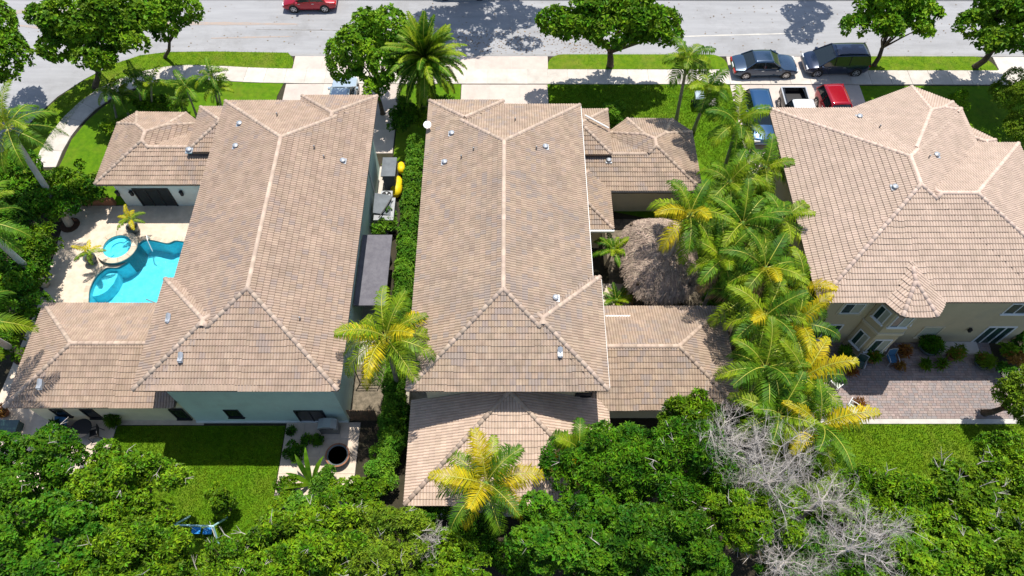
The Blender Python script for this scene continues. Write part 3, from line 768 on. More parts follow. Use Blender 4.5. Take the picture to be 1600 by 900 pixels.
# white gutters along the right eave
g = MB(); g.box((4.36, 20.3, E6-.12), (4.42, 32.7, E6-.02)); g.build('gutter', M['white'], h2)
g = MB(); g.box((4.79, 13.9, E6-.12), (4.84, 20.1, E6-.02)); g.build('gutter', M['white'], h2)
g = MB(); g.box((4.35, 25.42, E3-.12), (6.3, 25.53, E3+.02)); g.build('gutter', M['white'], h2)
g = MB(); g.box((6.3, 28.42, E3-.12), (12.0, 28.51, E3+.01)); g.build('gutter', M['black'], h2)
p = roofpt(v2+v2low, 946, 494); q = roofpt(v2+v2low, 1000, 494)
MB().box((p.x, p.y-.06, p.z+.03), (q.x-.55, p.y+.02, p.z+.08)).build('flashing', M['white'], h2)
p = G(912, 193, 4.2); q = G(950, 206, 4.0)
MB().tube([p+_z*.75, q+_z*.35], .05, 6).build('flashing', M['white'], h2)
for (px, py, k) in ((706, 210, 'hood'), (695, 255, 'hood'), (852, 231, 'hood'), (721, 248, 'pipe'), (740, 236, 'pipe'), (838, 234, 'pipe'), (868, 467, 'hood'), (875, 552, 'goose'), (805, 190, 'pipe'), (951, 252, 'hood')):
    vent(h2, v2+v2low, px, py, k)
# satellite dish
p = WX(668, 200, -4.9) if False else roofpt(v2, 672, 203)
dish = thing('satellite_dish', (p.x, p.y, p.z), 'small white satellite dish on the left eave of the middle roof', 'satellite dish')
mb = MB(); T_ = Matrix.Translation(Vector((-.12, 0, .42))) @ Matrix.Rotation(R(22), 4, 'X')
pr = [(0.001, 0), (.09, .01), (.18, .03), (.235, .058)]; b2 = MB(); b2.lathe((0, 0, 0), pr, 18); mb.add([T_ @ Vector(v) for v in b2.v], b2.f)
d_ = mb.build('dish', M['white'], dish, local=True); MB().tube([(0, 0, 0), (-.08, 0, .2), (-.12, 0, .42)], .03, 6).build('mast', M['metal_grey'], dish, local=True)
MB().tube([(-.12, -.1, .42), (-.12, .1, .78)], .018, 5).build('feed_arm', M['metal_grey'], dish, local=True)

# ================================================================== HOUSE 3 (right)
h3 = thing('house', (22.5, 25.5, 0), 'right two-storey tan house with pale pinkish tile roof and pointed octagonal bay', 'house', 'tile roofed houses along the street')
v3 = [Vol(rect(15.98, 27.8, 18.7, 32.45), E6, SL),
      Vol(rect(17.5, 30.3, 18.703, 29.6), E6+.002, SL),
      Vol([(17, 30.59), (25.3, 34.35), (27.45, 33.0), (27.79, 32.3), (27.79, 20), (17, 20)], E6+.006, SL),
      Vol([(13.25, 26.97), (20.07, 17.83), (21.85, 17.83), (28.67, 26.97)], E6-.01, .33, clip=(19.25, 22.78, 17.7, 22.3))]
v3low = [Vol([(27.0, 29.7), (30.3, 29.7), (30.3, 31.2), (29.0, 32.3), (27.0, 32.3)], 4.6, SL)]
roof(h3, v3 + v3low, M['tile3'], M['ridge3'], stagger=False)
wall(h3, [(16.65, 19.4), (29.6, 19.4), (29.6, 29), (27.3, 29.2), (27.3, 32.3), (25.3, 33.6), (21.6, 32.4), (21.4, 31.8), (16.65, 31.8)], E6-.1, M['stucco_tan'])
BW = [(19.75, 19.5), (19.75, 19.3), (20.32, 18.45), (21.64, 18.45), (22.25, 19.3), (22.25, 19.5)]
wall(h3, BW, E6-.12, M['stucco_tan'], name='bay_wall')
for (a, b) in ((BW[1], BW[2]), (BW[2], BW[3]), (BW[3], BW[4])):
    L = math.hypot(b[0]-a[0], b[1]-a[1]); e = .16
    window(h3, a, b, e, L-e, 3.75, 5.0, panes=2, frame='white', blind='blind', glass='glass_green', trim=None, sill=True)
    window(h3, a, b, e, L-e, .75, 2.25, panes=2, frame='white', blind='blind', glass='glass_green', trim=None, sill=True)
MB().prism([(19.68, 19.45), (19.68, 19.28), (20.28, 18.38), (21.68, 18.38), (22.32, 19.28), (22.32, 19.45)], 2.85, 3.05).build('band', M['stucco_trim'], h3)
winpx(h3, 19.4, (1322, 474), (1342, 489), 16.65, panes=2, blind='blind', glass='glass_green', trim='stucco_trim')
winpx(h3, 19.4, (1583, 474), (1600, 490), 16.65, panes=2, glass='glass_green')
winpx(h3, 19.4, (1445, 510), (1460, 526), 16.65, panes=1, glass='blind', frame='stucco_trim')
winpx(h3, 19.4, (1545, 510), (1556, 537), 16.65, panes=3, glass='glass_green', name='sliding_door', fw=.09)
winpx(h3, 19.4, (1297, 515), (1294, 537), 16.65, panes=1, glass='glass_green') if False else window(h3, (16.65, 19.4), (17.65, 19.4), .6, 2.3, .4, 2.3, panes=2, glass='glass_green', name='glass_door', fw=.08)
MB().box((25.2, 18.6, .0), (27.6, 19.38, .17)).build('door_step', M['concrete'], h3)
p = WY(1515, 513, 19.4); MB().box((p.x-.07, 19.2, p.z-.15), (p.x+.07, 19.37, p.z+.12)).build('wall_lantern', M['black'], h3)
for (px, py, k) in ((1342, 184, 'hood'), (1397, 294, 'hood'), (1462, 244, 'hood'), (1373, 201, 'pipe'), (1450, 248, 'pipe')):
    vent(h3, v3+v3low, px, py, k)

# patio pavers of the right house
pt = slab_grid('patio', 17.0, 28.4, 14.62, 19.38, 0, 0, M['paver'], z=.05, label='brick paver patio behind the right house')
mb = MB(); y = 14.62; j = 0
while y < 19.37:
    x = 17.0 - (.115 if j % 2 else 0)
    while x < 28.39:
        w_ = random.choice((.15, .23, .23, .3)); a0, a1 = max(17.0, x)+.006, min(28.4, x+w_)-.006
        if a1-a0 > .03: mb.box((a0, y+.006, .01), (a1, min(y+.155, 19.38)-.006, .05+random.uniform(-.004, .004)), r=random.random())
        x += w_
    y += .155; j += 1
o = mb.build('paver', M['paver'], pt); o['kind'] = 'stuff'
MB().box((17.3, 14.32, -.02), (28.4, 14.60, .075)).build('patio_edging', M['curb'])['kind'] = 'structure'
# ================================================================== pool
def ring_shell(outer, z0, z1):
    n = len(outer); mb = MB()
    mb.add([(p[0], p[1], z1) for p in outer]+[(p[0], p[1], z0) for p in outer], [(k, n+k, n+(k+1) % n, (k+1) % n) for k in range(n)]); return mb
pl = thing('swimming_pool', (-22.5, 23, 0), 'turquoise freeform swimming pool beside the left house', 'swimming pool')
ring_shell(pool, -1.3, -.17).build('basin_wall', M['plaster'], pl, smooth=True)
ring_shell(pool, -.17, .03).build('waterline_tile', M['pooltile'], pl)
_t = sheet('pool_floor', pool, -1.3, M['plaster']); _t.parent = pl; _t.location = -wl(pl); del _t['kind']
_t = sheet('water', pool, -.07, M['water']); _t.parent = pl; _t.location = -wl(pl); del _t['kind']
cx_ = sum(p[0] for p in pool)/len(pool); cy_ = sum(p[1] for p in pool)/len(pool)
def offset(poly, d):
    n = len(poly); out = []
    A = sum(poly[i][0]*poly[(i+1) % n][1]-poly[(i+1) % n][0]*poly[i][1] for i in range(n)); sg = 1 if A > 0 else -1
    for i in range(n):
        t = Vector(poly[(i+1) % n])-Vector(poly[i-1]); t.normalize(); out.append((poly[i][0]+t.y*d*sg, poly[i][1]-t.x*d*sg))
    return out
op = offset(pool, .28); ip = offset(pool, -.03); n = len(pool)
for k in range(n):
    j = (k+1) % n
    if (Vector(pool[k])-Vector((spa_c.x, spa_c.y))).length < spa_r+.35: continue
    mb = MB(); a, b, c, d = Vector(ip[k]), Vector(ip[j]), Vector(op[j]), Vector(op[k]); g_ = .02
    a, b = a.lerp(b, g_), b.lerp(a, g_); d, c = d.lerp(c, g_), c.lerp(d, g_)
    mb.add([(*q, .0) for q in (a, b, c, d)]+[(*q, .062) for q in (a, b, c, d)], [(4,5,6,7),(0,1,5,4),(1,2,6,5),(2,3,7,6),(3,0,4,7),(3,2,1,0)], random.random())
    mb.build('coping_stone', M['coping'], pl)
# steps and bench in the pool
mb = MB(); q = G(158, 432, -.5); mb.prism([(q.x+1.3*math.cos(t)*.8, q.y+1.5*math.sin(t)) for t in [k*math.pi/8 for k in range(16)]], -1.3, -.45); mb.build('step', M['plaster'], pl)
q = G(237, 383, 0); MB().tube([(q.x-.2, q.y+.5, .05), (q.x-.18, q.y+.35, .55), (q.x, q.y-.05, .6), (q.x+.1, q.y-.4, -.15)], .03, 6).build('handrail', M['white'], pl)
q = G(236, 472, 0); MB().tube([(q.x-.3, q.y+.15, .1), (q.x+.3, q.y-.1, .1)], .035, 6).build('handrail', M['metal_grey'], pl)
# spa
sp = thing('spa', (spa_c.x, spa_c.y, 0), 'round raised spa with stone rim joined to the swimming pool', 'hot tub')
mb = MB(); n = 40; ri = spa_r-.32
def circ(r, z, n=n): return [(spa_c.x+r*math.cos(2*math.pi*k/n), spa_c.y+r*math.sin(2*math.pi*k/n), z) for k in range(n)]
mb = MB(); mb.add(circ(spa_r+.0, -1.25)+circ(spa_r, .32), [(k, (k+1) % n, n+(k+1) % n, n+k) for k in range(n)]); mb.build('outer_wall', M['pooltile'], sp)
for s_ in range(10):
    mb = MB(); a = [2*math.pi*(s_+.015)/10+(2*math.pi*.97/10)*k/4 for k in range(5)]
    vs = [(spa_c.x+r*math.cos(t), spa_c.y+r*math.sin(t), z) for z in (.3, .37) for r in (ri-.02, spa_r+.05) for t in a]
    fs = [];
    for k in range(4): fs += [(10+k, 15+k, 16+k, 11+k), (5+k, 6+k, 16+k, 15+k), (1+k, k, 10+k, 11+k)]
    fs += [(0, 5, 15, 10), (9, 4, 14, 19)]
    mb.add(vs, fs, random.random()); mb.build('rim_stone', M['coping'], sp)
mb = MB(); mb.add(circ(ri, .045)+circ(ri, .3), [((k+1) % n, k, n+k, n+(k+1) % n) for k in range(n)]); mb.add(circ(ri, .045), [tuple(range(n))]); mb.build('inner_wall', M['plaster'], sp)
mb = MB(); mb.prism([(spa_c.x+ri*.99*math.cos(R(t)), spa_c.y+ri*.99*math.sin(R(t))) for t in range(60, 250, 10)]+[(spa_c.x+.5*math.cos(R(t)), spa_c.y+.5*math.sin(R(t))) for t in range(250, 60, -14)], .046, .12); mb.build('bench', M['plaster'], sp)
mb = MB(); mb.add(circ(ri+.01, .17), [tuple(range(n))]); mb.build('water', M['water'], sp)

# ================================================================== vegetation builders
def foliage(blobs, dens, ll, lw, seed, mt, name='crown', up=.35, zmin=-.45, k=6, inner=.72):
    rg = np.random.default_rng(seed); Cc = []; Nn = []; Rn = []
    B = np.array(blobs, float)
    for bi, b in enumerate(B):
        A = 4*math.pi*((b[3]*b[4]+b[3]*b[5]+b[4]*b[5])/3); n = max(6, int(A*dens))
        d = rg.normal(size=(n*2, 3)); d /= np.linalg.norm(d, axis=1)[:, None]; d = d[d[:, 2] > zmin][:n]
        rr = rg.uniform(inner, 1.04, len(d))**.7; p = b[:3]+d*b[3:6]*rr[:, None]
        keep = np.ones(len(p), bool)
        for bj, c in enumerate(B):
            if bj == bi: continue
            if abs(c[0]-b[0]) > c[3]+b[3] or abs(c[1]-b[1]) > c[4]+b[4]: continue
            q = (p-c[:3])/c[3:6]; keep &= (q**2).sum(1) > .5
        Cc.append(p[keep]); nn = d[keep]/b[3:6]; nn /= np.linalg.norm(nn, axis=1)[:, None]; Nn.append(nn)
        Rn.append(np.full(keep.sum(), rg.random()*.35))
    P = np.concatenate(Cc); N = np.concatenate(Nn); RB = np.concatenate(Rn)
    N = N + np.array([0, 0, up]) + rg.normal(scale=.35, size=N.shape); N /= np.linalg.norm(N, axis=1)[:, None]
    ax = np.cross(N, rg.normal(size=N.shape)); ax /= np.linalg.norm(ax, axis=1)[:, None]; ay = np.cross(N, ax)
    n = len(P); ang = (np.arange(k)[None]*2*math.pi/k + rg.uniform(-.35, .35, (n, k))); el = rg.uniform(.1, .8, (n, k))
    dr = (ax[:, None]*np.cos(ang)[..., None]+ay[:, None]*np.sin(ang)[..., None])*np.cos(el)[..., None]+N[:, None]*np.sin(el)[..., None]
    sd = np.cross(np.broadcast_to(N[:, None], dr.shape), dr); sd /= np.linalg.norm(sd, axis=2)[..., None]
    nn = np.cross(dr, sd)
    l = ll*rg.uniform(.6, 1.25, (n, k, 1)); w = lw*rg.uniform(.7, 1.2, (n, k, 1))*.5
    base = P[:, None]+dr*l*.08; mid = P[:, None]+dr*l*.55; tip = P[:, None]+dr*l - N[:, None]*l*.18
    V = np.stack([base, mid+sd*w+nn*w*.35, tip, mid-sd*w+nn*w*.35], 2).reshape(-1, 3)
    m = n*k; idx = np.arange(m)*4; F = np.stack([np.stack([idx, idx+1, idx+2], 1), np.stack([idx, idx+2, idx+3], 1)], 1).reshape(-1, 3)
    rn = np.repeat(RB[:, None]+rg.random((n, k))*.6, 4).ravel()
    return npmesh(name, V, F, rn % 1.0, mt)
def crown_blobs(c, rx, ry, rz, nb, seed, fr=.42):
    rg = random.Random(seed); out = [(c[0], c[1], c[2], rx*.55, ry*.55, rz*.6)]
    for i in range(nb):
        t = rg.uniform(0, 2*math.pi); z = rg.uniform(-.35, .95); q = math.sqrt(max(0, 1-z*z)); f = rg.uniform(.5, 1.06)
        s_ = rg.uniform(.45, 1.3)*fr
        out.append((c[0]+rx*f*q*math.cos(t), c[1]+ry*f*q*math.sin(t), c[2]+rz*f*z, rx*s_, ry*s_, rz*s_*1.1))
    return out
TRI = 0
def tree(name, base, c, rx, ry, rz, label, cat='tree', mt='leaf_street', dens=9, ll=.22, lw=.11, nb=14, seed=1, tr=.14, group=None, nl=7, stem=True, fr=.42, k=6, bark='bark', zmin=-.45, inner=.72, twigs=0):
    global TRI
    base = Vector((base[0], base[1], base[2] if len(base) > 2 else 0)); c = Vector(c); rx *= .8; ry *= .8; rz *= .85
    t = thing(name, base, label, cat, group); bl = crown_blobs(c, rx, ry, rz, nb, seed, fr)
    bl = [(b[0], b[1], max(b[2], b[5]*.55+.1), *b[3:]) for b in bl]
    off = base; me = foliage([(b[0]-off.x, b[1]-off.y, b[2]-off.z, *b[3:]) for b in bl], dens, ll, lw, seed, M[mt], zmin=zmin, k=k, inner=inner)
    mesh_obj('crown', me, t); TRI += len(me.polygons)
    if stem:
        rg = random.Random(seed+99); fork = base.lerp(c, .42) + Vector((rg.uniform(-.2, .2), rg.uniform(-.2, .2), 0))
        mid = base.lerp(fork, .5)+Vector((rg.uniform(-.12, .12), rg.uniform(-.12, .12), 0))
        MB().tube([base, base+_z*.15, mid, fork], [tr*1.5, tr*1.1, tr, tr*.8], 9).build('trunk', M[bark], t, smooth=True)
        lm = MB()
        for i in range(min(nl, len(bl)-1)):
            b = bl[i+1]; e = Vector(b[:3]); m1 = fork.lerp(e, .45)+Vector((rg.uniform(-.3, .3), rg.uniform(-.3, .3), rg.uniform(-.1, .3)))
            lm.tube([fork-(fork-mid)*.1, m1, e], [tr*.55, tr*.38, tr*.12], 6)
            for _ in range(3):
                e2 = e+Vector((rg.uniform(-1, 1)*b[3], rg.uniform(-1, 1)*b[4], rg.uniform(-.3, 1)*b[5])); lm.tube([m1.lerp(e, .5), e2], [tr*.18, tr*.06], 4)
        lm.build('limbs', M[bark], t, smooth=True)
        if twigs:
            tm = MB()
            for q in range(twigs):
                b = bl[1+rg.randrange(len(bl)-1)]
                if b[2] < c.z: continue
                st_ = Vector(b[:3])+Vector((rg.uniform(-.4, .4), rg.uniform(-.4, .4), 0)); d = (st_-c).normalized(); d = (d+Vector((rg.gauss(0, .5), rg.gauss(0, .5), .25))).normalized()
                e1 = st_+d*b[3]*.8; e2 = e1+(d+Vector((rg.gauss(0, .5), rg.gauss(0, .5), 0))).normalized()*.45; tm.tube([st_, e1, e2], [.028, .018, .006], 4, r=rg.random())
                for _ in range(2): tm.tube([e1, e1+(d+Vector((rg.gauss(0, .8), rg.gauss(0, .8), 0))).normalized()*.4], [.012, .004], 3)
            if tm.v: tm.build('bare_twigs', M['deadwood'], t)['kind'] = 'stuff'
    return t
FR = {}
def frond_mesh(mt, pitch, droop, L=2.6, nleaf=38, lmax=.80, hang=1.3, seed=0, lw=.085, name='frond', wid=1.0):
    key = (mt, pitch, droop, L, nleaf, lmax, hang, seed, lw)
    if key in FR: return FR[key]
    rg = random.Random(seed*13+int(pitch*7)); V = []; F = []; Rn = []
    N = 14; pts = []; a = R(pitch); p = Vector((0, 0, 0)); side = rg.uniform(-.12, .12); yaw = 0
    for i in range(N+1):
        pts.append(p.copy()); d = Vector((math.cos(a)*math.cos(yaw), math.cos(a)*math.sin(yaw), math.sin(a))); p = p+d*(L/N); a -= R(droop)/N*(.5+1.1*i/N); yaw += side/N*2
    mb = MB(); mb.tube(pts, [.034*(1-.8*i/N)*max(.6, L/2.6) for i in range(N+1)], 4, r=.9); nr = len(mb.f)
    tw = rg.uniform(-.35, .35)
    for s_ in (-1, 1):
        for i in range(nleaf):
            t = .13+.87*(i+rg.random()*.5)/nleaf; f = t*N; k = min(N-1, int(f)); q = pts[k].lerp(pts[k+1], f-k); d = (pts[k+1]-pts[k]).normalized()
            sd = Vector((-d.y, d.x, 0)); sd = sd.normalized() if sd.length > .01 else Vector((0, 1, 0)); up = sd.cross(d)*-1
            if up.z < 0: up = -up
            sd = (sd*math.cos(tw)+up*math.sin(tw)*s_).normalized() if abs(tw) > 0 else sd
            ln = lmax*(math.sin(math.pi*min(1, .12+t*.86))**.55)*rg.uniform(.8, 1.12)
            fo = .22+.8*t; dr = (sd*s_*wid+d*fo+up*rg.uniform(-.05, .35)).normalized()
            e1 = q+dr*ln*.5; dr2 = (dr-_z*hang*rg.uniform(.6, 1.5)).normalized(); e2 = e1+dr2*ln*.5
            w = lw*rg.uniform(.8, 1.2); wv = d*w*.5
            mb.add([q-wv*.5, q+wv*.5, e1+wv, e1-wv, e2], [(0, 1, 2, 3), (3, 2, 4)], rg.random()*.7)
    me = bpy.data.meshes.new(name); me.from_pydata(mb.v, [], mb.f)
    at = me.attributes.new('rnd', 'FLOAT', 'POINT'); at.data.foreach_set('value', np.array(mb.r, 'f')); me.materials.append(M[mt]); me.materials.append(M['rachis'])
    me.polygons.foreach_set('material_index', [1]*nr+[0]*(len(me.polygons)-nr))
    FR[key] = me; return me
def palm(base, top, L, label, mats=('frond_lime',), n=16, seed=0, group=None, tr=.13, bark='palmbark', name='palm_tree', nleaf=38, lmax=.80, hang=1.3, shaft=False,
         pitches=(70, 52, 34, 16, 0, -16), droop=(68, 84, 95, 95, 84, 62), lw=.062, bend=.0, cat='palm', lean=None, yaw0=None, trunk=True, dead=0):
    rg = random.Random(seed); base = Vector((base[0], base[1], 0 if len(base) < 3 else base[2])); top = Vector(top)
    t = thing(name, base, label, cat, group)
    if trunk:
        pts = []; ctrl = base.lerp(top, .5)+Vector((bend, 0, 0)); H = (top-base).length; ns = max(6, int(H/.45))
        for i in range(ns+1):
            u = i/ns; pts.append(base*(1-u)**2+ctrl*2*u*(1-u)+top*u*u)
        rad = [tr*(1.35-.35*min(1, i/2.5) if i < 3 else 1.0-.25*i/ns)*(1+.05*(i % 2)) for i in range(ns+1)]
        MB().tube(pts, rad, 10).build('trunk', M[bark], t, smooth=True)
    if shaft:
        d = (top-base).normalized(); MB().tube([top-d*1.1, top-d*.6, top+d*.15], [tr*.9, tr*1.15, tr*.5], 10).build('crown_shaft', M['shaft'], t, smooth=True)
    else:
        MB().lathe((top.x, top.y, top.z-.25), [(tr*.8, 0), (tr*1.5, .15), (tr*1.2, .35), (.02, .5)], 8).build('crown_base', M['shaft'], t, smooth=True)
    m = len(pitches)
    for i in range(n):
        f = (i+.5)/n; pi_ = min(m-1, int(f*m)); var = rg.randrange(2)
        mt = mats[rg.randrange(len(mats))]
        if i >= n-dead: mt = 'frond_dead'
        me = frond_mesh(mt, pitches[pi_], droop[pi_], round(L, 2), nleaf, lmax, hang, var, lw)
        o = bpy.data.objects.new('frond', me); C.objects.link(o); o.parent = t
        o.location = top-base; az = i*2.39996+rg.uniform(-.25, .25)+(yaw0 or seed)
        sc = rg.uniform(.85, 1.1); o.scale = (sc, sc, sc); o.rotation_euler = (rg.uniform(-.1, .1), rg.uniform(-.1, .1), az)
    return t

# ================================================================== street trees
def at(px, py, z): return G(px, py, z)
ST = 'broadleaf trees along the street'
tree('street_tree', G(150, 137), at(150, 55, 5.2), 4.9, 3.6, 3.0, 'large dark green street tree at the road corner, top left', mt='leaf_street', seed=11, nb=38, dens=9.5, fr=.27, ll=.40, lw=.22, group=ST, tr=.2)
tree('street_tree', G(259, 91), at(268, 22, 5.0), 2.4, 2.3, 2.3, 'slim street tree with bent dark trunk right of the large corner tree', mt='leaf_street', seed=12, nb=11, dens=11, ll=.34, lw=.19, group=ST, tr=.12)
tree('street_tree', G(-25, 190), at(-12, 95, 5.0), 2.7, 4.2, 2.8, 'street tree cut by the left edge of the view above the tall palms', mt='leaf_street', seed=13, nb=14, dens=10, ll=.34, lw=.19, group=ST)
tree('street_tree', G(598, 178), at(585, 98, 4.6), 2.7, 3.6, 3.6, 'bushy broadleaf tree beside the date palm between the two driveways', mt='leaf_street', seed=14, nb=18, dens=11, ll=.32, lw=.17, group=ST)
tree('street_tree', G(953, 104), at(958, 38, 5.4), 5.0, 3.0, 2.6, 'spreading street tree with thick trunk on the verge behind the middle house', mt='leaf_street', seed=15, nb=38, dens=9.5, fr=.27, ll=.40, lw=.221, group=ST, tr=.24)
tree('street_tree', G(1365, 103), at(1390, 25, 5.0), 3.4, 2.6, 2.2, 'street tree with forked trunk right of the dark minivan', mt='leaf_street', seed=26, nb=30, dens=9.5, fr=.27, ll=.40, lw=.22, group=ST, tr=.16)
tree('street_tree', G(1523, 106), at(1585, 40, 5.2), 3.9, 3.4, 2.8, 'large street tree with leaning trunk at the top right corner', mt='leaf_street', seed=17, nb=34, dens=9.5, fr=.27, ll=.40, lw=.22, group=ST, tr=.22)
# trees across the street; only their shadows and lowest leaves reach the view
tree('far_tree', (-1.4, 54.5), (-1.2, 50.3, 9.8), 6.4, 3.7, 2.4, 'tall tree across the street whose shadow falls on the road behind the date palm', seed=18, nb=20, dens=7, ll=.36, lw=.2, group='trees across the street')
tree('far_tree', (25.5, 53.5), (25.0, 50.9, 8), 2.6, 2.8, 2.0, 'tree across the street beyond the dark minivan', seed=19, nb=12, dens=7, ll=.36, lw=.2, group='trees across the street')
tree('far_tree', (-9, 55), (-9, 56.5, 6), 5, 3.2, 2.5, 'tree across the street beyond the red car', seed=20, nb=12, dens=6, ll=.36, lw=.2, group='trees across the street')
# shrubs on the right front lawn
SH = 'shrubs on the front lawns'
tree('shrub', G(1497, 172), at(1497, 165, 1.0), 1.15, 1.1, 1.0, 'round green shrub on the lawn beside the upper edge of the right roof', 'shrub', mt='leaf_street', seed=21, nb=7, dens=26, ll=.22, lw=.09, group=SH, stem=False)
tree('shrub', G(1585, 200), at(1590, 160, 2.0), 2.0, 2.0, 1.9, 'large light green shrub at the right edge above the right roof', 'shrub', mt='leaf_light', seed=22, nb=12, dens=18, ll=.24, lw=.08, group=SH, stem=False)
tree('shrub', G(1580, 225), at(1592, 208, 1.2), 1.5, 1.2, 1.2, 'light green bush touching the right roof corner at the right edge', 'shrub', mt='leaf_light', seed=23, nb=9, dens=22, ll=.22, lw=.08, group=SH, stem=False)
tree('shrub', G(960, 185), at(958, 180, .8), 1.1, .9, .9, 'green shrub in the notch between the middle roof and its guest wing', 'shrub', mt='leaf_hedge', seed=24, nb=7, dens=26, ll=.24, lw=.09, group=SH, stem=False)
tree('shrub', G(690, 165), at(690, 165, .8), 1.2, .8, .8, 'dark shrub under the date palm', 'shrub', mt='leaf_dark', seed=25, nb=7, dens=22, ll=.22, lw=.09, group=SH, stem=False)
for i, (px, py, r_, lab) in enumerate(((185, 200, 1.3, 'dark bush against the upper left corner of the pool house roof'), (250, 165, 1.1, 'low dark bush under the small palms behind the pool house'), (220, 160, 1.2, 'low bush behind the pool house between palm stems'))):
    tree('shrub', G(px, py), at(px, py, .7), r_, r_*.8, .8, lab, 'shrub', mt='leaf_mid', seed=30+i, nb=7, dens=20, ll=.24, lw=.1, group=SH, stem=False)
# ---- left border planting
LB = 'shrubs along the left property line'
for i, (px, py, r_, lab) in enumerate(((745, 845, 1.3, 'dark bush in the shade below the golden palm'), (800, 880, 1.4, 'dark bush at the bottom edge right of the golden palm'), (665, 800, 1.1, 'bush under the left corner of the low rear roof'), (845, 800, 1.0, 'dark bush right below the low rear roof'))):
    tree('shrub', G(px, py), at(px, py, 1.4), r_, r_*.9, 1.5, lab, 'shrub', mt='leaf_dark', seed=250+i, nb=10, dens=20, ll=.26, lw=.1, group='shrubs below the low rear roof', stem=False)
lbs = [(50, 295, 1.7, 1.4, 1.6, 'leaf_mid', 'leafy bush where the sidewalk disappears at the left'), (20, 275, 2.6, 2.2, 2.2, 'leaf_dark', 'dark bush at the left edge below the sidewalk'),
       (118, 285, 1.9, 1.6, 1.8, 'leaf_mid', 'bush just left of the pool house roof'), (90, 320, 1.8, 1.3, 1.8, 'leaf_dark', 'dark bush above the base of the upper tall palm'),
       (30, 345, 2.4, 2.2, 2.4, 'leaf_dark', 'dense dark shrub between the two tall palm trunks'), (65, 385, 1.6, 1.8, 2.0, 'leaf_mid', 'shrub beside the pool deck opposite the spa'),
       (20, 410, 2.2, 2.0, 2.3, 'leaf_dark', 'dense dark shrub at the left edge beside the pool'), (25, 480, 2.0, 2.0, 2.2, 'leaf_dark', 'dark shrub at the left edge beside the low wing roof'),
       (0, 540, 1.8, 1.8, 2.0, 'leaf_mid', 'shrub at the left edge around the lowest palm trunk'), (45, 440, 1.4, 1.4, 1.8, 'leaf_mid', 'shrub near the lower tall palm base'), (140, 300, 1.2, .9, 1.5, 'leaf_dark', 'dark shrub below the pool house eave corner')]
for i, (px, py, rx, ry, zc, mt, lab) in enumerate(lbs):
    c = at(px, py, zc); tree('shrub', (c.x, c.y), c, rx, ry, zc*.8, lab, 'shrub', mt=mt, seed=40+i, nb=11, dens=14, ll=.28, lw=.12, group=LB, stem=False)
MB().box((-28.6, 29.6, 0), (-26.2, 29.85, .55)).build('low_wall', M['sidewall'])
tag(bpy.data.objects['low_wall'], 'low reddish garden wall between pool deck and shrubs', 'wall')
# ---- hedge between left and middle houses
he = thing('hedge', (-6.4, 23, 0), 'long clipped green hedge between the left and middle houses', 'hedge')
bl = []
for i in range(34):
    y = 12.0+i*.66; x = -6.38+.08*math.sin(i*1.7); bl.append((x+6.4, y-23, 1.25+.1*math.sin(i*2.3), .56, .55, .85)); bl.append((x+6.4+random.uniform(-.1, .1), y-23+.3, .7, .48, .45, .7))
mesh_obj('leaves', foliage(bl, 42, .19, .085, 60, M['leaf_hedge'], name='leaves', inner=.85), he)
mb = MB()
for i in range(12): mb.tube([(-6.4, 12.4+i*1.9, 0), (-6.4+random.uniform(-.1, .1), 12.4+i*1.9, 1.2)], .04, 6)
mb.build('stems', M['bark'], he)
sy = [(600, 350, .8, .9, 'leaf_hedge', 'green bush beside the lower air conditioner'), (590, 365, .6, .7, 'leaf_hedge', 'small bush above the grey flat roof in the side yard'), (640, 175, 1.3, 1.3, 'leaf_dark', 'dark bush under the tree between the driveways'), (625, 195, 1.1, 1.0, 'leaf_dark', 'dark bush in the shade at the top of the hedge'), (660, 190, .9, 1.0, 'leaf_mid', 'small bush under the date palm at the hedge end'),
      (608, 262, .55, .5, 'leaf_light', 'pale bush beside the yellow float'), (612, 335, .6, .8, 'leaf_hedge', 'leafy bush crowding the air conditioners')]
for i, (px, py, r_, zc, mt, lab) in enumerate(sy):
    c = at(px, py, zc); tree('shrub', (c.x, c.y), c, r_, r_, zc, lab, 'shrub', mt=mt, seed=70+i, nb=6, dens=30, ll=.2, lw=.09, group='side yard bushes', stem=False)
# lower end of the hedge, loose bushes
lo = [(620, 690, 1.0, 1.1, 'leaf_hedge', 'light green bush at the lower end of the hedge'), (600, 735, 1.1, 1.2, 'leaf_hedge', 'light green bush beside the left eave of the low rear roof'), (575, 780, 1.2, 1.3, 'leaf_mid', 'bush between patio and the low rear roof'), (628, 650, .8, 1.2, 'leaf_dark', 'dark bush under the palm between the two houses'),
      (450, 755, .75, .8, 'leaf_mid', 'round clipped bush at the corner of the left back lawn'), (508, 752, .7, .9, 'leaf_hedge', 'low bush at the stone patio edge'), (345, 783, .75, 1.6, 'leaf_mid', 'small slender tree on the left back lawn'), (520, 772, .85, .9, 'leaf_mid', 'bush below the strap leaved plant'), (478, 790, .9, .9, 'leaf_hedge', 'bush between the lawn corner and the bottom trees'), (548, 778, .8, 1.0, 'leaf_mid', 'bush at the lower end of the sunny patio strip'), (440, 790, .8, .9, 'leaf_mid', 'bush at the lower right corner of the left lawn'), (462, 705, .6, .35, 'leaf_dark', 'dark potted shrubs on the patio in shade')]
for i, (px, py, r_, zc, mt, lab) in enumerate(lo):
    c = at(px, py, zc); tree('shrub', (c.x, c.y), c, r_, r_, zc*.85, lab, 'shrub', mt=mt, seed=80+i, nb=8, dens=34, ll=.2, lw=.1, group='garden bushes behind the houses', stem=(lab.startswith('small slender')), tr=.06)
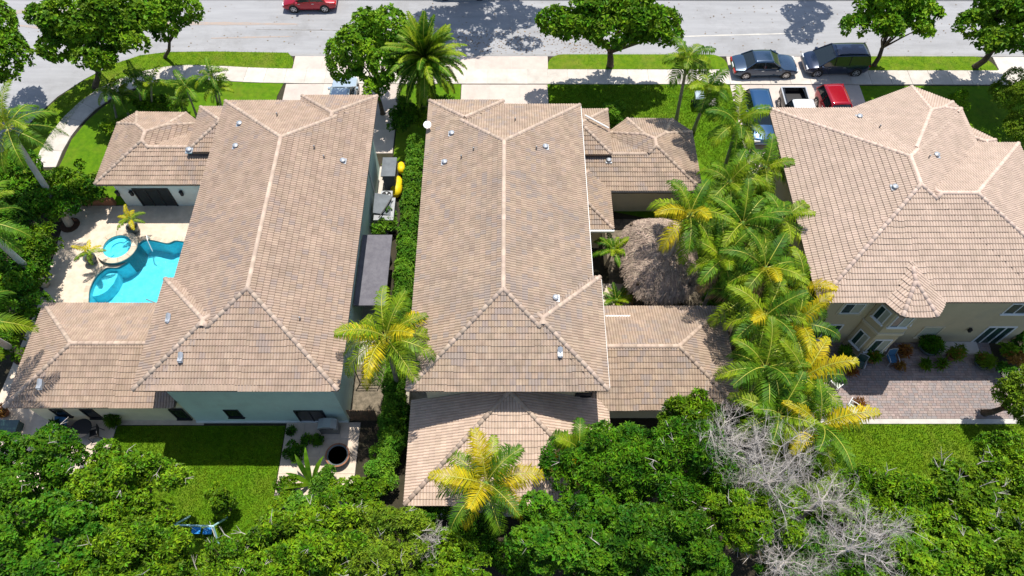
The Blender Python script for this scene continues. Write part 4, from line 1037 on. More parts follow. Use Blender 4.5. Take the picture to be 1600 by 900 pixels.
# ---- big canopy along the bottom
BT = 'broadleaf trees behind the gardens'
bt = [(40, 745, 5.5, 3.6, 2.6, 2.4, 'leaf_dark', 'dark broadleaf tree in the bottom left, nearest the low wing'), (190, 760, 5.5, 3.1, 2.3, 2.3, 'leaf_mid', 'broadleaf tree beside the left back lawn with pale gaps'),
      (70, 860, 6.5, 3.6, 2.6, 2.5, 'leaf_dark', 'dark tree in the extreme bottom left corner'), (195, 885, 6.0, 3.0, 2.2, 2.2, 'leaf_mid', 'broadleaf tree at the bottom edge below the left back lawn'),
      (365, 900, 4.8, 2.4, 1.8, 1.8, 'leaf_mid', 'broadleaf tree below the pale blue swing frame'), (480, 850, 4.5, 3.0, 2.2, 1.9, 'leaf_mid', 'loose light tree at the bottom below the stone patio'),
      (600, 850, 4.5, 2.8, 2.1, 1.9, 'leaf_light', 'light green loose tree at the bottom left of the low rear roof'), (700, 880, 3.5, 2.2, 1.6, 1.5, 'leaf_mid', 'low tree at the bottom below the yellow palm'),
      (940, 730, 5.5, 3.0, 2.5, 2.4, 'leaf_dark', 'dark green tree beside the low rear roof, right of the yellow palm'), (1060, 730, 6.0, 3.0, 2.6, 2.5, 'leaf_dark', 'dense dark tree in front of the right wing of the middle house'),
      (900, 850, 6.0, 3.2, 2.4, 2.4, 'leaf_dark', 'dark tree at the bottom centre right of the yellow palm'), (1040, 860, 6.5, 3.2, 2.5, 2.4, 'leaf_dark', 'dense dark tree at the bottom between two grey dead trees'),
      (1170, 800, 6.0, 2.8, 2.3, 2.2, 'leaf_mid', 'green tree under the upper grey dead tree'), (1080, 655, 5.0, 1.6, 1.3, 1.6, 'leaf_mid', 'green treetop at the rear eave corner of the low wing roof'),
      (1390, 800, 4.5, 2.8, 2.2, 1.9, 'leaf_mid', 'green tree right of the dead branches'), (1500, 780, 4.5, 2.8, 2.1, 1.8, 'leaf_mid', 'green tree below the right back lawn'),
      (1590, 740, 4.5, 2.2, 2.3, 2.0, 'leaf_mid', 'green tree at the right edge beside the back lawn'), (1450, 880, 5.0, 3.2, 2.3, 2.0, 'leaf_mid', 'green tree at the bottom right near the dead branches'),
      (1585, 870, 5.0, 3.0, 2.3, 2.2, 'leaf_mid', 'green tree in the extreme bottom right corner'), (1280, 880, 4.5, 3.0, 2.0, 1.9, 'leaf_dark', 'dark tree under the lowest dead branches'),
      (1325, 800, 4.2, 1.9, 1.6, 1.8, 'leaf_mid', 'small green tree between the bare grey trees'),
      (1598, 620, 3.0, 1.5, 1.6, 1.9, 'leaf_light', 'light green small tree at the right edge over the patio corner')]
for i, (px, py, zc, rx, ry, rz, mt, lab) in enumerate(bt):
    c = at(px, py, zc); rg = random.Random(i)
    tree('broadleaf_tree', (c.x+rg.uniform(-.4, .4), c.y+rg.uniform(-.3, .5)), c, rx, ry, rz, lab, mt=mt, seed=100+i, nb=52, dens=19+rg.random()*5, ll=.18+rg.random()*.12, lw=.075+rg.random()*.045, group=BT, k=7, fr=.23, tr=.17, zmin=-.25, inner=.6, twigs=(26 if 'pale' in lab or 'loose' in lab or i % 3 == 0 else 7))
# ================================================================== dead trees
def dead_tree(px, py, z, spread, label, seed, n1=9, lean=(0, 0)):
    rg = random.Random(seed); c = at(px, py, z); base = Vector((c.x+lean[0], c.y+lean[1], 0)); t = thing('dead_tree', base, label, 'dead tree', 'bare grey trees behind the gardens')
    fork = base.lerp(c, .84); MB().tube([base, base.lerp(fork, .5)+Vector((.15, 0, 0)), fork], [.16, .13, .1], 8).build('trunk', M['deadwood'], t, smooth=True)
    br = MB(); tw = MB()
    def grow(p, d, L, r_, lv):
        q = p; pts = [p]
        for _ in range(3):
            d = (d+Vector((rg.gauss(0, .22), rg.gauss(0, .22), rg.gauss(.04, .15)))).normalized(); q = q+d*L/3; pts.append(q)
        (br if lv < 2 else tw).tube(pts, [r_, r_*.8, r_*.6, r_*.4], 5 if lv < 2 else 3, r=rg.random(), caps=False)
        if lv == 4: return
        for _ in range((4, 5, 5, 3)[lv]):
            k = rg.randrange(1, 4); nd = (d*rg.uniform(.4, 1)+Vector((rg.gauss(0, .6), rg.gauss(0, .6), rg.gauss(.1, .35)))).normalized()
            grow(pts[k], nd, L*rg.uniform(.5, .75), r_*.5, lv+1)
    for i in range(n1):
        a = 2*math.pi*i/n1+rg.uniform(-.3, .3); grow(fork, Vector((math.cos(a), math.sin(a)*.8, rg.uniform(.35, .95))).normalized(), spread*rg.uniform(.55, .9), .036, 0)
    br.build('branch', M['deadwood'], t); tw.build('twigs', M['deadwood'], t)['kind'] = 'stuff'
dead_tree(1150, 690, 8.3, 1.9, 'bare grey tree in front of the palms, left of the right lawn', 1, 8)
dead_tree(1215, 740, 8.3, 2.0, 'bare grey tree beside the dark canopy below the palms', 2, 9)
dead_tree(1300, 770, 7.4, 1.5, 'bare grey tree left of the lower right lawn', 3, 6)
dead_tree(1350, 845, 7.6, 2.0, 'bare grey tree with long low branches at the bottom right', 4, 8)
dead_tree(1240, 870, 7.4, 1.6, 'bare grey tree at the bottom edge right of centre', 5, 6)
dead_tree(665, 850, 4.9, 1.2, 'thin bare grey branches below the corner of the low rear roof', 6, 5)
# ================================================================== palms
GP = 'palms between the middle and right houses'
def pm(px, py, z, L, label, seed, bpx=None, bpy_=None, **kw):
    top = at(px, py, z)
    b = G(bpx, bpy_) if bpx is not None else Vector((top.x+random.Random(seed).uniform(-.5, .5), top.y+random.Random(seed+1).uniform(-.4, .4), 0))
    kw.setdefault('group', GP); return palm(b, top, L, label, seed=seed, **kw)
LY = ('frond_lime', 'frond_lime', 'frond_green', 'frond_green', 'frond_lime', 'frond_green', 'frond_yellow'); LG = ('frond_green', 'frond_lime'); YY = ('frond_yellow', 'frond_lime', 'frond_yellow', 'frond_green')
pm(603, 528, 7.6, 2.8, 'lone palm with yellow green fronds between the left and middle roofs', 1, mats=('frond_lime', 'frond_green', 'frond_lime', 'frond_yellow'), n=19, group='single palms behind the houses', hang=1.2)
pm(760, 756, 6.4, 2.65, 'golden yellow palm in front of the low rear roof of the middle house', 2, mats=YY, n=17, group='single palms behind the houses', hang=1.1)
pm(905, 705, 5.2, 1.9, 'partly hidden yellow palm at the right end of the low rear roof', 3, mats=YY, n=11, group='single palms behind the houses')
gl = [(1075, 92, 7.2, 2.0, 1056, 190, LG, 12, 'slim palm standing on the lawn above the guest wing roof'), (1108, 140, 6.6, 1.8, 1083, 206, LG, 10, 'slim palm beside the green bin on the front lawn'),
      (1152, 195, 6.6, 2.3, 1130, 270, LG, 14, 'green palm beside the blue car at the driveway'), (1140, 285, 6.0, 2.2, None, None, LG, 13, 'green palm overlapping the corner of the guest wing roof'),
      (1195, 262, 5.6, 2.2, None, None, LG, 13, 'green palm near the upper left corner of the right roof'), (1078, 335, 7.0, 2.5, 1010, 478, LY, 15, 'leaning palm whose trunk crosses the thatched hut'),
      (1222, 345, 6.0, 2.3, None, None, LY, 13, 'palm against the left eave of the right roof'),
      (1130, 405, 6.2, 2.4, None, None, LG, 14, 'dark palm at the right side of the thatched hut'), (1160, 350, 6.6, 2.6, None, None, LG, 14, 'palm right of the thatched hut top'), (1245, 505, 6.2, 2.6, None, None, LY, 13, 'bright palm in front of the bay window corner'), (1165, 465, 5.2, 2.3, None, None, LG, 12, 'lower palm over the lane between hut and low wing'), (1195, 420, 6.8, 2.5, None, None, LY, 15, 'lime palm in the middle of the grove'),
      (1255, 450, 5.6, 2.2, None, None, LY, 13, 'palm at the lower left corner of the right roof'), (1195, 495, 6.6, 2.5, None, None, LY, 15, 'palm touching the end of the low wing roof'),
      (1195, 575, 6.4, 2.5, None, None, LG, 14, 'palm at the low wing eave corner'),
      (1255, 590, 6.2, 2.5, None, None, LY, 15, 'yellow green palm beside the brick patio'), (1215, 650, 6.2, 2.5, None, None, LG, 14, 'palm above the bare grey trees'),
      (1280, 665, 6.2, 2.6, None, None, LY, 15, 'lowest palm of the grove beside the back lawn')]
for i, (px, py, z, L, bx, by, ms, n, lab) in enumerate(gl):
    pm(px, py, z, L*(1.04 if i > 2 else 1), lab, 10+i, bx, by, mats=ms, n=n, hang=1.4, tr=.12, dead=1 if i > 5 else 0)
# undergrowth in the palm grove
for i, (px, py, r_, zc) in enumerate([(1150, 420, 1.8, 1.4), (1200, 500, 1.6, 1.4), (1180, 330, 1.6, 1.3), (1220, 600, 1.6, 1.4), (1180, 655, 1.5, 1.3), (1270, 700, 1.4, 1.2), (1120, 480, 1.2, 1.0)]):
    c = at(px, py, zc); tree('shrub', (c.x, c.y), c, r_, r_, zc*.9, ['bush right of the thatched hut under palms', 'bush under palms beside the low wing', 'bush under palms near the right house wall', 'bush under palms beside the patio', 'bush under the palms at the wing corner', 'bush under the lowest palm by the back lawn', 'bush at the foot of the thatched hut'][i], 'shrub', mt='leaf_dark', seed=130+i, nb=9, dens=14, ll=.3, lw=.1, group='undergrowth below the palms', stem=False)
# date palm
pm(663, 92, 5.6, 3.0, 'big dense date palm between the driveways', 40, 663, 172, mats=('frond_green', 'frond_lime', 'frond_lime'), n=88, group=None, name='date_palm', tr=.28, nleaf=44, lmax=.44, hang=.4,
   pitches=(82, 68, 52, 36, 18, 0, -22, -42), droop=(34, 46, 58, 68, 74, 70, 56, 40), lw=.09)
# small front palms on the corner lawn
SP = 'small palms behind the pool house'
for i, (px, py, z, bx, by, L, lab) in enumerate([(172, 140, 3.0, 185, 195, 1.5, 'leftmost small palm nearest the sidewalk curve'), (188, 150, 2.2, 205, 188, 1.2, 'short palm just right of the leftmost small palm'), (212, 125, 3.2, 225, 176, 1.5, 'small palm above the pool house roof tip'), (236, 130, 3.0, 238, 175, 1.5, 'small palm right above the pool house hip'),
        (290, 135, 3.2, 308, 183, 1.6, 'small palm with curved stem left of the left roof'), (283, 158, 1.6, 286, 176, 1.2, 'very short palm at the pool house upper right corner'), (330, 118, 3.4, 340, 160, 1.6, 'small palm nearest the upper left corner of the left roof'), (340, 138, 2.6, 345, 165, 1.3, 'short palm touching the left roof eave')]):
    pm(px, py, z, L, lab, 50+i, bx, by, mats=('frond_green', 'frond_green', 'frond_lime'), n=9, group=SP, name='small_palm', tr=.07, nleaf=22, lmax=.42, pitches=(65, 45, 25, 5), droop=(70, 90, 95, 80), lw=.07, shaft=False)
# tall royal palms at the left edge
RP = 'tall royal palms along the left edge'
for i, (px, py, z, bx, by, lab, mats) in enumerate([(12, 200, 8.0, 110, 352, 'upper tall palm with pale trunk beside the pool deck corner', LG), (-38, 345, 8.4, 72, 445, 'second tall palm with pale trunk leaning out over the pool side', ('frond_green', 'frond_lime', 'frond_dead')), (-60, 500, 8.6, 38, 556, 'third tall palm whose trunk crosses the left edge by the low wing', LG)]):
    pm(px, py, z, 3.0, lab, 70+i, bx, by, mats=mats, n=15, group=RP, name='royal_palm', tr=.20, bark='royalbark', shaft=True, nleaf=44, lmax=.62, hang=.45, lw=.06, dead=1)
# mulch rings round royal palm feet
for i, (bx, by) in enumerate(((110, 352), (38, 556))):
    g_ = G(bx, by); mb = MB(); mb.lathe((g_.x, g_.y, .03), [(.62, 0), (.55, .05), (.2, .09)], 16); o = mb.build('mulch_ring', M['mulch']); o['kind'] = 'structure'
# plant beside lean-to, cycads
pm(958, 390, 2.0, 1.35, 'small bright palm between the middle house and the thatched hut', 80, mats=('frond_lime', 'frond_lime', 'frond_green'), n=13, group='low palms beside the middle house', name='small_palm', tr=.08, nleaf=22, lmax=.36, pitches=(60, 40, 20, 5), droop=(60, 70, 70, 60), lw=.07)
pm(963, 470, .7, 1.3, 'cycad against the low wing roof edge', 81, mats=('frond_green', 'frond_lime'), n=14, group='low palms beside the middle house', name='cycad', tr=.1, nleaf=30, lmax=.26, pitches=(60, 40, 25, 12), droop=(50, 60, 60, 50), lw=.05, hang=.15)
# potted palms by the spa
def pot(name, loc, r_, h, label, mt='pot_grey', group=None, cat='plant pot'):
    t = thing(name, loc, label, cat, group)
    MB().lathe(loc, [(r_*.6, 0), (r_*.95, h*.5), (r_, h*.9), (r_*1.08, h), (r_*.9, h), (r_*.85, h*.85)], 16).build('pot_body', M[mt], t, smooth=True)
    MB().lathe((loc[0], loc[1], loc[2]+h*.86), [(r_*.87, 0), (.01, .02)], 12).build('soil', M['soil'], t)
    return t
for i, (px, py, tx_, ty_, lab) in enumerate(((212, 362, 203, 342, 'above the spa'), (146, 410, 139, 393, 'left of the spa'))):
    g_ = G(px, py); g_.z = .03; pot('planter', g_, .36, .55, 'dark round planter on the pool deck '+lab, group='planters by the spa')
    tp = at(tx_, ty_, 1.7); palm((g_.x, g_.y, .5), tp, 1.0, 'little yellow palm growing in the planter '+lab, mats=('frond_yellow', 'frond_lime'), n=9, seed=90+i, group='potted palms by the spa', name='potted_palm', tr=.04, nleaf=16, lmax=.26, pitches=(60, 35, 15, 0), droop=(60, 70, 70, 60), lw=.06)
# big strap leaved plant by the patio
g_ = G(487, 757); t = thing('strap_leaf_plant', g_, 'large upright strap leaved plant at the stone patio edge', 'plant')
for i, (dx, dy, ln) in enumerate(((-.45, .75, 1.7), (-.1, 1.0, 1.9), (.55, .7, 1.7), (.9, .1, 1.3), (-.9, .2, 1.4), (-.8, -.5, 1.5))):
    mb = MB(); d = Vector((dx, dy, 0)).normalized(); s_ = Vector((-d.y, d.x, 0)); vs = []
    for k in range(6):
        u = k/5; p = g_+d*ln*u*.8+_z*(ln*.9*math.sin(u*1.5)); w = .14*math.sin(math.pi*(.12+.86*u)); vs += [p-s_*w, p-_z*w*.3, p+s_*w]
    mb.add(vs, [f for k in range(5) for f in ((k*3, k*3+1, k*3+4, k*3+3), (k*3+1, k*3+2, k*3+5, k*3+4))], random.random()); mb.build('leaf', M['frond_green'], t)
# ================================================================== thatched hut
hc = (8.9, 23.9); HX, HY = 1.85, 2.65
hut = thing('thatched_hut', (hc[0], hc[1], 0), 'thatched hut with shaggy grey brown palm leaf roof between house and palms', 'thatched hut')
def hutz(x, y):     # rounded hip
    u = abs(x)/HX; v = max(0, (abs(y)-.9))/(HY-.9); r = (u**2.6+v**2.6)**(1/2.6); return 4.0-1.45*min(1.15, r)**1.7
mb = MB(); nx, ny = 18, 24; vs = []
for j in range(ny+1):
    for i in range(nx+1):
        a = -1+2*i/nx; b = -1+2*j/ny; q = math.sqrt(1-.35*a*a*b*b*1.2); x = a*HX*q; y = b*HY*q; vs.append((hc[0]+x, hc[1]+y, hutz(x, y)-.06))
mb.add(vs, [(j*(nx+1)+i, j*(nx+1)+i+1, (j+1)*(nx+1)+i+1, (j+1)*(nx+1)+i) for j in range(ny) for i in range(nx)])
th_ = mb.build('thatch_roof', M['thatch_base'], hut, smooth=True)
rg = np.random.default_rng(5); n = 17000; a = rg.uniform(-1.04, 1.04, n); b = rg.uniform(-1.04, 1.04, n); q = np.sqrt(np.maximum(.3, 1-.42*a*a*b*b)); x = a*HX*q; y = b*HY*q
hz = np.vectorize(hutz)(x, y); e = .05; gx = (np.vectorize(hutz)(x+e, y)-hz)/e; gy = (np.vectorize(hutz)(x, y+e)-hz)/e
D = np.stack([-gx, -gy], 1)*.8+rg.normal(scale=.55, size=(n, 2)); D /= np.linalg.norm(D, axis=1)[:, None]; dz = gx*D[:, 0]+gy*D[:, 1]
P = np.stack([x+hc[0], y+hc[1], hz+rg.uniform(-.02, .08, n)], 1)-np.array([hc[0], hc[1], 0]); D3 = np.stack([D[:, 0], D[:, 1], dz+rg.uniform(-.05, .22, n)], 1); Sd = np.stack([-D[:, 1], D[:, 0], rg.uniform(-.5, .5, n)], 1)
l = rg.uniform(.22, .55, (n, 1)); w = rg.uniform(.012, .034, (n, 1))
V = np.stack([P-Sd*w, P+Sd*w, P+D3*l+Sd*w*.4-np.array([0, 0, .03]), P+D3*l-Sd*w*.4-np.array([0, 0, .03])], 1).reshape(-1, 3); F = np.arange(n*4).reshape(-1, 4)
o = mesh_obj('thatch', npmesh('thatch', V, F, np.repeat(rg.random(n), 4), M['thatch']), hut); o['kind'] = 'stuff'
for sx in (-1, 1):
    for sy_ in (-1, 1): MB().tube([(hc[0]+sx*1.5, hc[1]+sy_*2.1, 0), (hc[0]+sx*1.5, hc[1]+sy_*2.1, 2.9)], .09, 8).build('post', M['bark'], hut)
sheet('hut_patio', [(6.2, 20.3), (12, 20.3), (12, 28.5), (6.2, 28.5)], .012, M['gravel_dark'])
sheet('hut_path', [(4.2, 20.4), (7.4, 20.4), (7.4, 23.5), (4.2, 23.5)], .016, M['travertine'])
# ================================================================== side yard
g = thing('side_canopy', (-7.95, 21.0, 0), 'flat grey roof canopy on the garden side of the left house', 'canopy')
a, b = G(583, 366, 2.7), G(557, 468, 2.7)
MB().box((-8.88, 20.4, 2.58), (-7.08, 25.3, 2.72)).build('roof_slab', M['membrane'], g)
for y in (20.6, 25.1): MB().box((-7.55, y-.06, 0), (-7.43, y+.06, 2.58)).build('post', M['metal_grey'], g)
for i, (px, py, lab) in enumerate(((604, 306, 'upper round air conditioner in the side yard'), (602, 329, 'lower air conditioner in the side yard half hidden by leaves'))):
    p = G(px, py, .8); c = Vector((p.x, p.y, 0)); t = thing('air_conditioner', c, lab, 'air conditioner', 'air conditioners in the side yard')
    MB().box((c.x-.42, c.y-.42, .0), (c.x+.42, c.y+.42, .1)).build('pad', M['concrete'], t)
    b_ = MB(); b_.box((c.x-.38, c.y-.38, .1), (c.x+.38, c.y+.38, .86)); b_.build('casing', M['metal_light'], t)
    for k in range(9): MB().box((c.x-.385, c.y-.36+k*.08, .2), (c.x-.381, c.y-.33+k*.08, .8)).build('fin', M['metal_grey'], t) if k % 3 == 0 else None
    MB().lathe((c.x, c.y, .861), [(.33, 0), (.33, .03), (.29, .03), (.29, .005), (.01, .006)], 22).build('fan_guard', M['black'], t)
    for k in range(4):
        an = k*math.pi/2; MB().add([(c.x+.05*math.cos(an), c.y+.05*math.sin(an), .885), (c.x+.27*math.cos(an-.3), c.y+.27*math.sin(an-.3), .875), (c.x+.27*math.cos(an+.3), c.y+.27*math.sin(an+.3), .90)], [(0, 1, 2)]).build('fan_blade', M['metal_grey'], t)
t = thing('yellow_float', G(620, 280), 'bright yellow vinyl pool float lying folded between hedge and air conditioners', 'pool float')
for (pa, pb, w) in (((627, 255), (627, 270), .27), ((622, 278), (618, 306), .40)):
    p, q = G(*pa, .45), G(*pb, .45); mb = MB(); mb.tube([p.lerp(q, k/6)+_z*(.06*math.sin(k*2)) for k in range(7)], [w*f for f in (.5, .9, 1, .96, 1.0, .9, .5)], 10); mb.build('air_chamber', M['yellow'], t, smooth=True)
t = thing('side_shed', G(598, 190), 'small grey lean-to shed with flat roof beside the left house front', 'shed')
MB().box((-8.3, 30.6, 0), (-7.55, 32.0, 1.9)).build('shed_wall', M['shed'], t); MB().box((-8.38, 30.5, 1.9), (-7.45, 32.1, 1.97)).build('shed_roof', M['shed'], t)
t = thing('side_gate', (-8.1, 28.4, 0), 'grey metal panel roofed utility enclosure at the hedge top', 'enclosure')
MB().add([(-8.7, 27.9, 1.5), (-7.6, 27.8, 1.35), (-7.6, 29.2, 1.6), (-8.7, 29.3, 1.75)], [(0, 1, 2, 3)]).build('panel', M['shed'], t); MB().tube([(-8.3, 27.5, 1.5), (-7.9, 28.2, 1.66), (-7.5, 29.1, 1.7)], .04, 5).build('cable', M['black'], t)
MB().box((-8.66, 27.45, 0), (-7.4, 29.25, 1.32)).build('frame', M['metal_grey'], t)
# wooden gate + fence behind the left house
t = thing('wooden_fence', (-8.3, 14.6, 0), 'short brown board fence between the left house and the hedge', 'fence')
for k in range(9):
    x = -8.85+k*.17; MB().box((x, 14.55, 0), (x+.155, 14.6, 1.45+random.uniform(-.02, .02)), r=random.random()).build('board', M['wood'], t)
for z in (.35, 1.15): MB().box((-8.85, 14.61, z), (-7.32, 14.66, z+.09)).build('rail', M['wood'], t)
t = thing('garden_screen', (-8.2, 16.8, 0), 'thin dark metal trellis in the side yard below the lone palm', 'trellis')
for k in range(3): MB().box((-8.6+k*.6, 16.78, 0), (-8.55+k*.6, 16.83, 1.7)).build('post', M['black'], t)
for z in (.5, 1.1, 1.66): MB().box((-8.55, 16.785, z), (-7.45, 16.825, z+.04)).build('rail', M['black'], t)
# ================================================================== small garden things
p = G(516, 672); t = thing('gas_grill', (p.x, 14.0, .035), 'pale covered grill standing against the rear wall of the left house', 'grill')
c = Vector((WY(513, 664, 14.0).x, 14.0, 0)); b_ = MB(); b_.box((c.x-.5, 13.75, .06), (c.x+.5, 14.2, .85)); b_.build('cabinet', M['metal_grey'], t)
mb = MB(); pr = [(-.55, .85), (-.5, 1.05), (-.2, 1.2), (.2, 1.2), (.5, 1.05), (.55, .85)]
mb.add([(c.x+x, 13.7, z) for x, z in pr]+[(c.x+x, 14.25, z) for x, z in pr], [(k, k+1, 7+k, 6+k) for k in range(5)]+[(5, 4, 3, 2, 1, 0), (6, 7, 8, 9, 10, 11)]); mb.build('hood', M['metal_light'], t)
MB().tube([(c.x-.35, 13.66, .98), (c.x+.35, 13.66, .98)], .02, 6).build('handle', M['black'], t)
def chair(loc, rz, label, frame='metal_light', seat='blue_cloth', group=None, arm=True, name='garden_chair'):
    t = thing(name, loc, label, 'chair', group, rz)
    MB().box((-.24, -.24, .40), (.24, .24, .44)).build('seat', M[seat], t, local=True)
    m = Matrix.Translation((0, .25, .44)) @ Matrix.Rotation(R(-14), 4, 'X'); MB().box((-.23, -.015, 0), (.23, .015, .5), m).build('backrest', M[seat], t, local=True)
    for sx in (-1, 1):
        MB().tube([(sx*.27, .34, 0), (sx*.27, .24, .42), (sx*.26, .37, .95)], .022, 6).build('back_frame', M[frame], t, local=True)
        MB().tube([(sx*.27, -.30, 0), (sx*.27, -.26, .62), (sx*.27, .0, .67), (sx*.27, .3, .64)], .022, 6).build('armrest', M[frame], t, local=True)
    MB().tube([(-.26, .37, .95), (0, .38, 1.0), (.26, .37, .95)], .022, 6).build('top_rail', M[frame], t, local=True)
    return t
PC = 'garden chairs on the brick patio'
for (px, py, rz, fr_, st_, lab) in ((1318, 572, 1.2, 'metal_light', 'blind', 'pale garden chair nearest the palms on the brick patio'), (1341, 571, -.5, 'metal_light', 'glass_green', 'garden chair with dark seat left of the bay window plants'), (1392, 563, .1, 'metal_light', 'blue_cloth', 'blue seated garden chair in front of the bay window'), (1303, 603, 2.2, 'white', 'blind', 'white chair half under the palm fronds by the patio edge'), (1331, 640, .9, 'white', 'blind', 'white framed chair in the sun at the lower patio corner')):
    g_ = G(px, py, .3); g_.z = .05; chair(g_, rz, lab, fr_, st_, PC)
def bush_pot(px, py, r_, lab, mt='leaf_mid', pt_='pot_terra', seed=1, grp='plant pots on the brick patio', ph=.42, fl=None, rr=None):
    g_ = G(px, py, .3); g_.z = .05; pot('plant_pot', g_, r_*.75, ph, 'pot under the '+lab, pt_, grp)
    rr = rr or r_
    rg = random.Random(seed); t = thing('potted_plant', (g_.x, g_.y, g_.z+ph), lab, 'plant', grp.replace('plant pots', 'potted plants'))
    bl = [(rg.uniform(-.4, .4)*rr, rg.uniform(-.4, .4)*rr, .12+rg.uniform(0, .5)*rr, rr*.55, rr*.55, rr*.5) for _ in range(5)]
    mesh_obj('leaves', foliage(bl, 26, .36, .06, seed, M[mt], name='leaves', up=.8, inner=.3), t)
    if fl: mesh_obj('flowers', foliage([(b[0], b[1], b[2]+.08, b[3], b[4], b[5]) for b in bl[:3]], 12, .12, .07, seed+5, M[fl], name='flowers'), t)
bush_pot(1362, 560, .45, 'broad green plant between the patio chairs', 'leaf_mid', seed=201, fl='flower_red')
bush_pot(1410, 553, .35, 'reddish plant right of the blue seated chair', 'flower_red', seed=202)
bush_pot(1450, 543, .75, 'large spreading plant in the wide bowl at the wall', 'leaf_dark', 'pot_grey', seed=203, rr=.65)
bush_pot(1488, 556, .45, 'yellow orange leaved plant left of the sliding door', 'leaf_light', seed=204, fl='flower_red')
bush_pot(1534, 566, .55, 'orange and green plant in the grey bowl by the step', 'leaf_light', 'pot_grey', seed=205, fl='flower_red', ph=.3)
bush_pot(1445, 570, .28, 'small green plant in the middle of the shaded patio', 'leaf_mid', seed=206, ph=.15)
bush_pot(1473, 570, .28, 'small green plant right of centre on the shaded patio', 'leaf_mid', seed=207, ph=.15)
bush_pot(1405, 572, .25, 'low red leaved plant in front of the blue seated chair', 'flower_red', seed=208, ph=.15)
bush_pot(1330, 580, .3, 'rust coloured plant between the left patio chairs', 'flower_red', seed=209, ph=.2)
bush_pot(1342, 632, .32, 'orange flowering plant at the sunny patio corner', 'flower_red', seed=210, ph=.2)
bush_pot(1322, 555, .4, 'dark plant by the glass door under the palms', 'leaf_dark', seed=212, ph=.3)
for i, (px, py, r_, mt, lab) in enumerate(((1578, 548, .8, 'leaf_mid', 'bush beside the brick patio near the sliding door'), (1595, 535, .9, 'leaf_dark', 'dark bush at the right edge by the house wall'), (1590, 562, .7, 'flower_red', 'reddish shrub at the right end of the patio'), (1575, 580, .8, 'leaf_dark', 'dark bush under the small tree at the patio corner'))):
    c = at(px, py, .6); tree('shrub', (c.x, c.y), c, r_, r_*.8, .6, lab, 'shrub', mt=mt, seed=220+i, nb=7, dens=30, ll=.2, lw=.09, group='shrubs at the right end of the patio', stem=False)
# back patio of the left house: round table, pots
g_ = G(528, 712, .4); t = thing('fire_bowl', (g_.x, g_.y, .035), 'dark round bowl table on the stone patio', 'table')
MB().lathe((g_.x, g_.y, .035), [(.3, 0), (.35, .2), (.6, .45), (.63, .5), (.56, .5), (.3, .33), (.01, .42)], 24).build('bowl', M['pot_grey'], t, smooth=True)
MB().lathe((g_.x, g_.y, .50), [(.66, 0), (.66, .045), (.58, .045), (.58, 0)], 24).build('rim', M['pot_terra'], t)
for i, (px, py, s_, lab) in enumerate(((456, 674, .22, 'small blue ball like pot at the lawn corner'), (497, 690, .3, 'low dark pot on the shaded stone patio'), (480, 688, .25, 'small dark pot beside the low dark pot'))):
    g_ = G(px, py, .1); g_.z = .035; pot('garden_pot', g_, s_, s_*.9, lab, group='pots on the stone patio')
    mesh_obj('sprigs', foliage([(0, 0, s_, s_, s_, s_*.8)], 40, .2, .07, 230+i, M['leaf_dark'], name='sprigs'), bpy.data.objects[[o.name for o in bpy.data.objects if o.name.startswith('garden_pot')][-1]])
g_ = G(500, 686, .1)
# terrace furniture beside the wing
g_ = G(88, 684, .4); t = thing('sun_lounger', (g_.x, g_.y, .035), 'striped blue and white lounger below the low wing', 'sun lounger', rz=-.12)
MB().box((-.36, -.9, .28), (.36, .5, .33)).build('frame', M['white'], t, local=True)
for k in range(12): MB().box((-.34, -.88+k*.115, .332), (.34, -.80+k*.115, .40)).build('cushion_strip', M['blue_cloth' if k % 2 else 'white'], t, local=True)
m_ = Matrix.Translation((0, .5, .33)) @ Matrix.Rotation(R(35), 4, 'X'); MB().box((-.34, 0, 0), (.34, .7, .07), m_).build('backrest', M['blue_cloth'], t, local=True)
for sx in (-.3, .3):
    for sy_ in (-.8, .4): MB().box((sx-.03, sy_-.03, 0), (sx+.03, sy_+.03, .28)).build('leg', M['white'], t, local=True)
g_ = G(130, 672, .5); t = thing('patio_table', (g_.x, g_.y, .035), 'dark round table in the wing shade with plants on both sides', 'table')
MB().lathe((g_.x, g_.y, .72), [(.55, 0), (.57, .03), (.55, .05), (.01, .05)], 22).build('table_top', M['black'], t)
MB().tube([(g_.x, g_.y, .04), (g_.x, g_.y, .72)], .05, 8).build('pedestal', M['black'], t)
for (px, py, rz, lab) in ((108, 676, 1.4, 'dark chair left of the round table by the wing'), (148, 678, -1.3, 'dark chair right of the round table by the wing')):
    g_ = G(px, py, .4); g_.z = .035; chair(g_, rz, lab, 'black', 'black', 'chairs on the terrace by the wing')
bush_pot(180, 660, .42, 'sparse bushy plant against the wing wall', 'leaf_mid', 'pot_grey', seed=240, grp='plant pots on the wing terrace', ph=.4)
bush_pot(93, 668, .35, 'dark bushy plant beside the striped lounger', 'leaf_dark', 'pot_grey', seed=241, grp='plant pots on the wing terrace', ph=.4)
bush_pot(5, 645, .4, 'rusty coloured plant at the left edge of the terrace', 'flower_red', 'pot_terra', seed=242, grp='plant pots on the wing terrace', ph=.4)
g_ = G(14, 668, .3); t = thing('storage_box', (g_.x, g_.y, .035), 'dark green storage box at the left edge of the terrace', 'storage box')
MB().box((-.6, -.3, 0), (.6, .3, .5)).build('box_body', M['glass_green'], t, local=True); MB().box((-.63, -.33, .5), (.63, .33, .56)).build('lid', M['glass_green'], t, local=True)
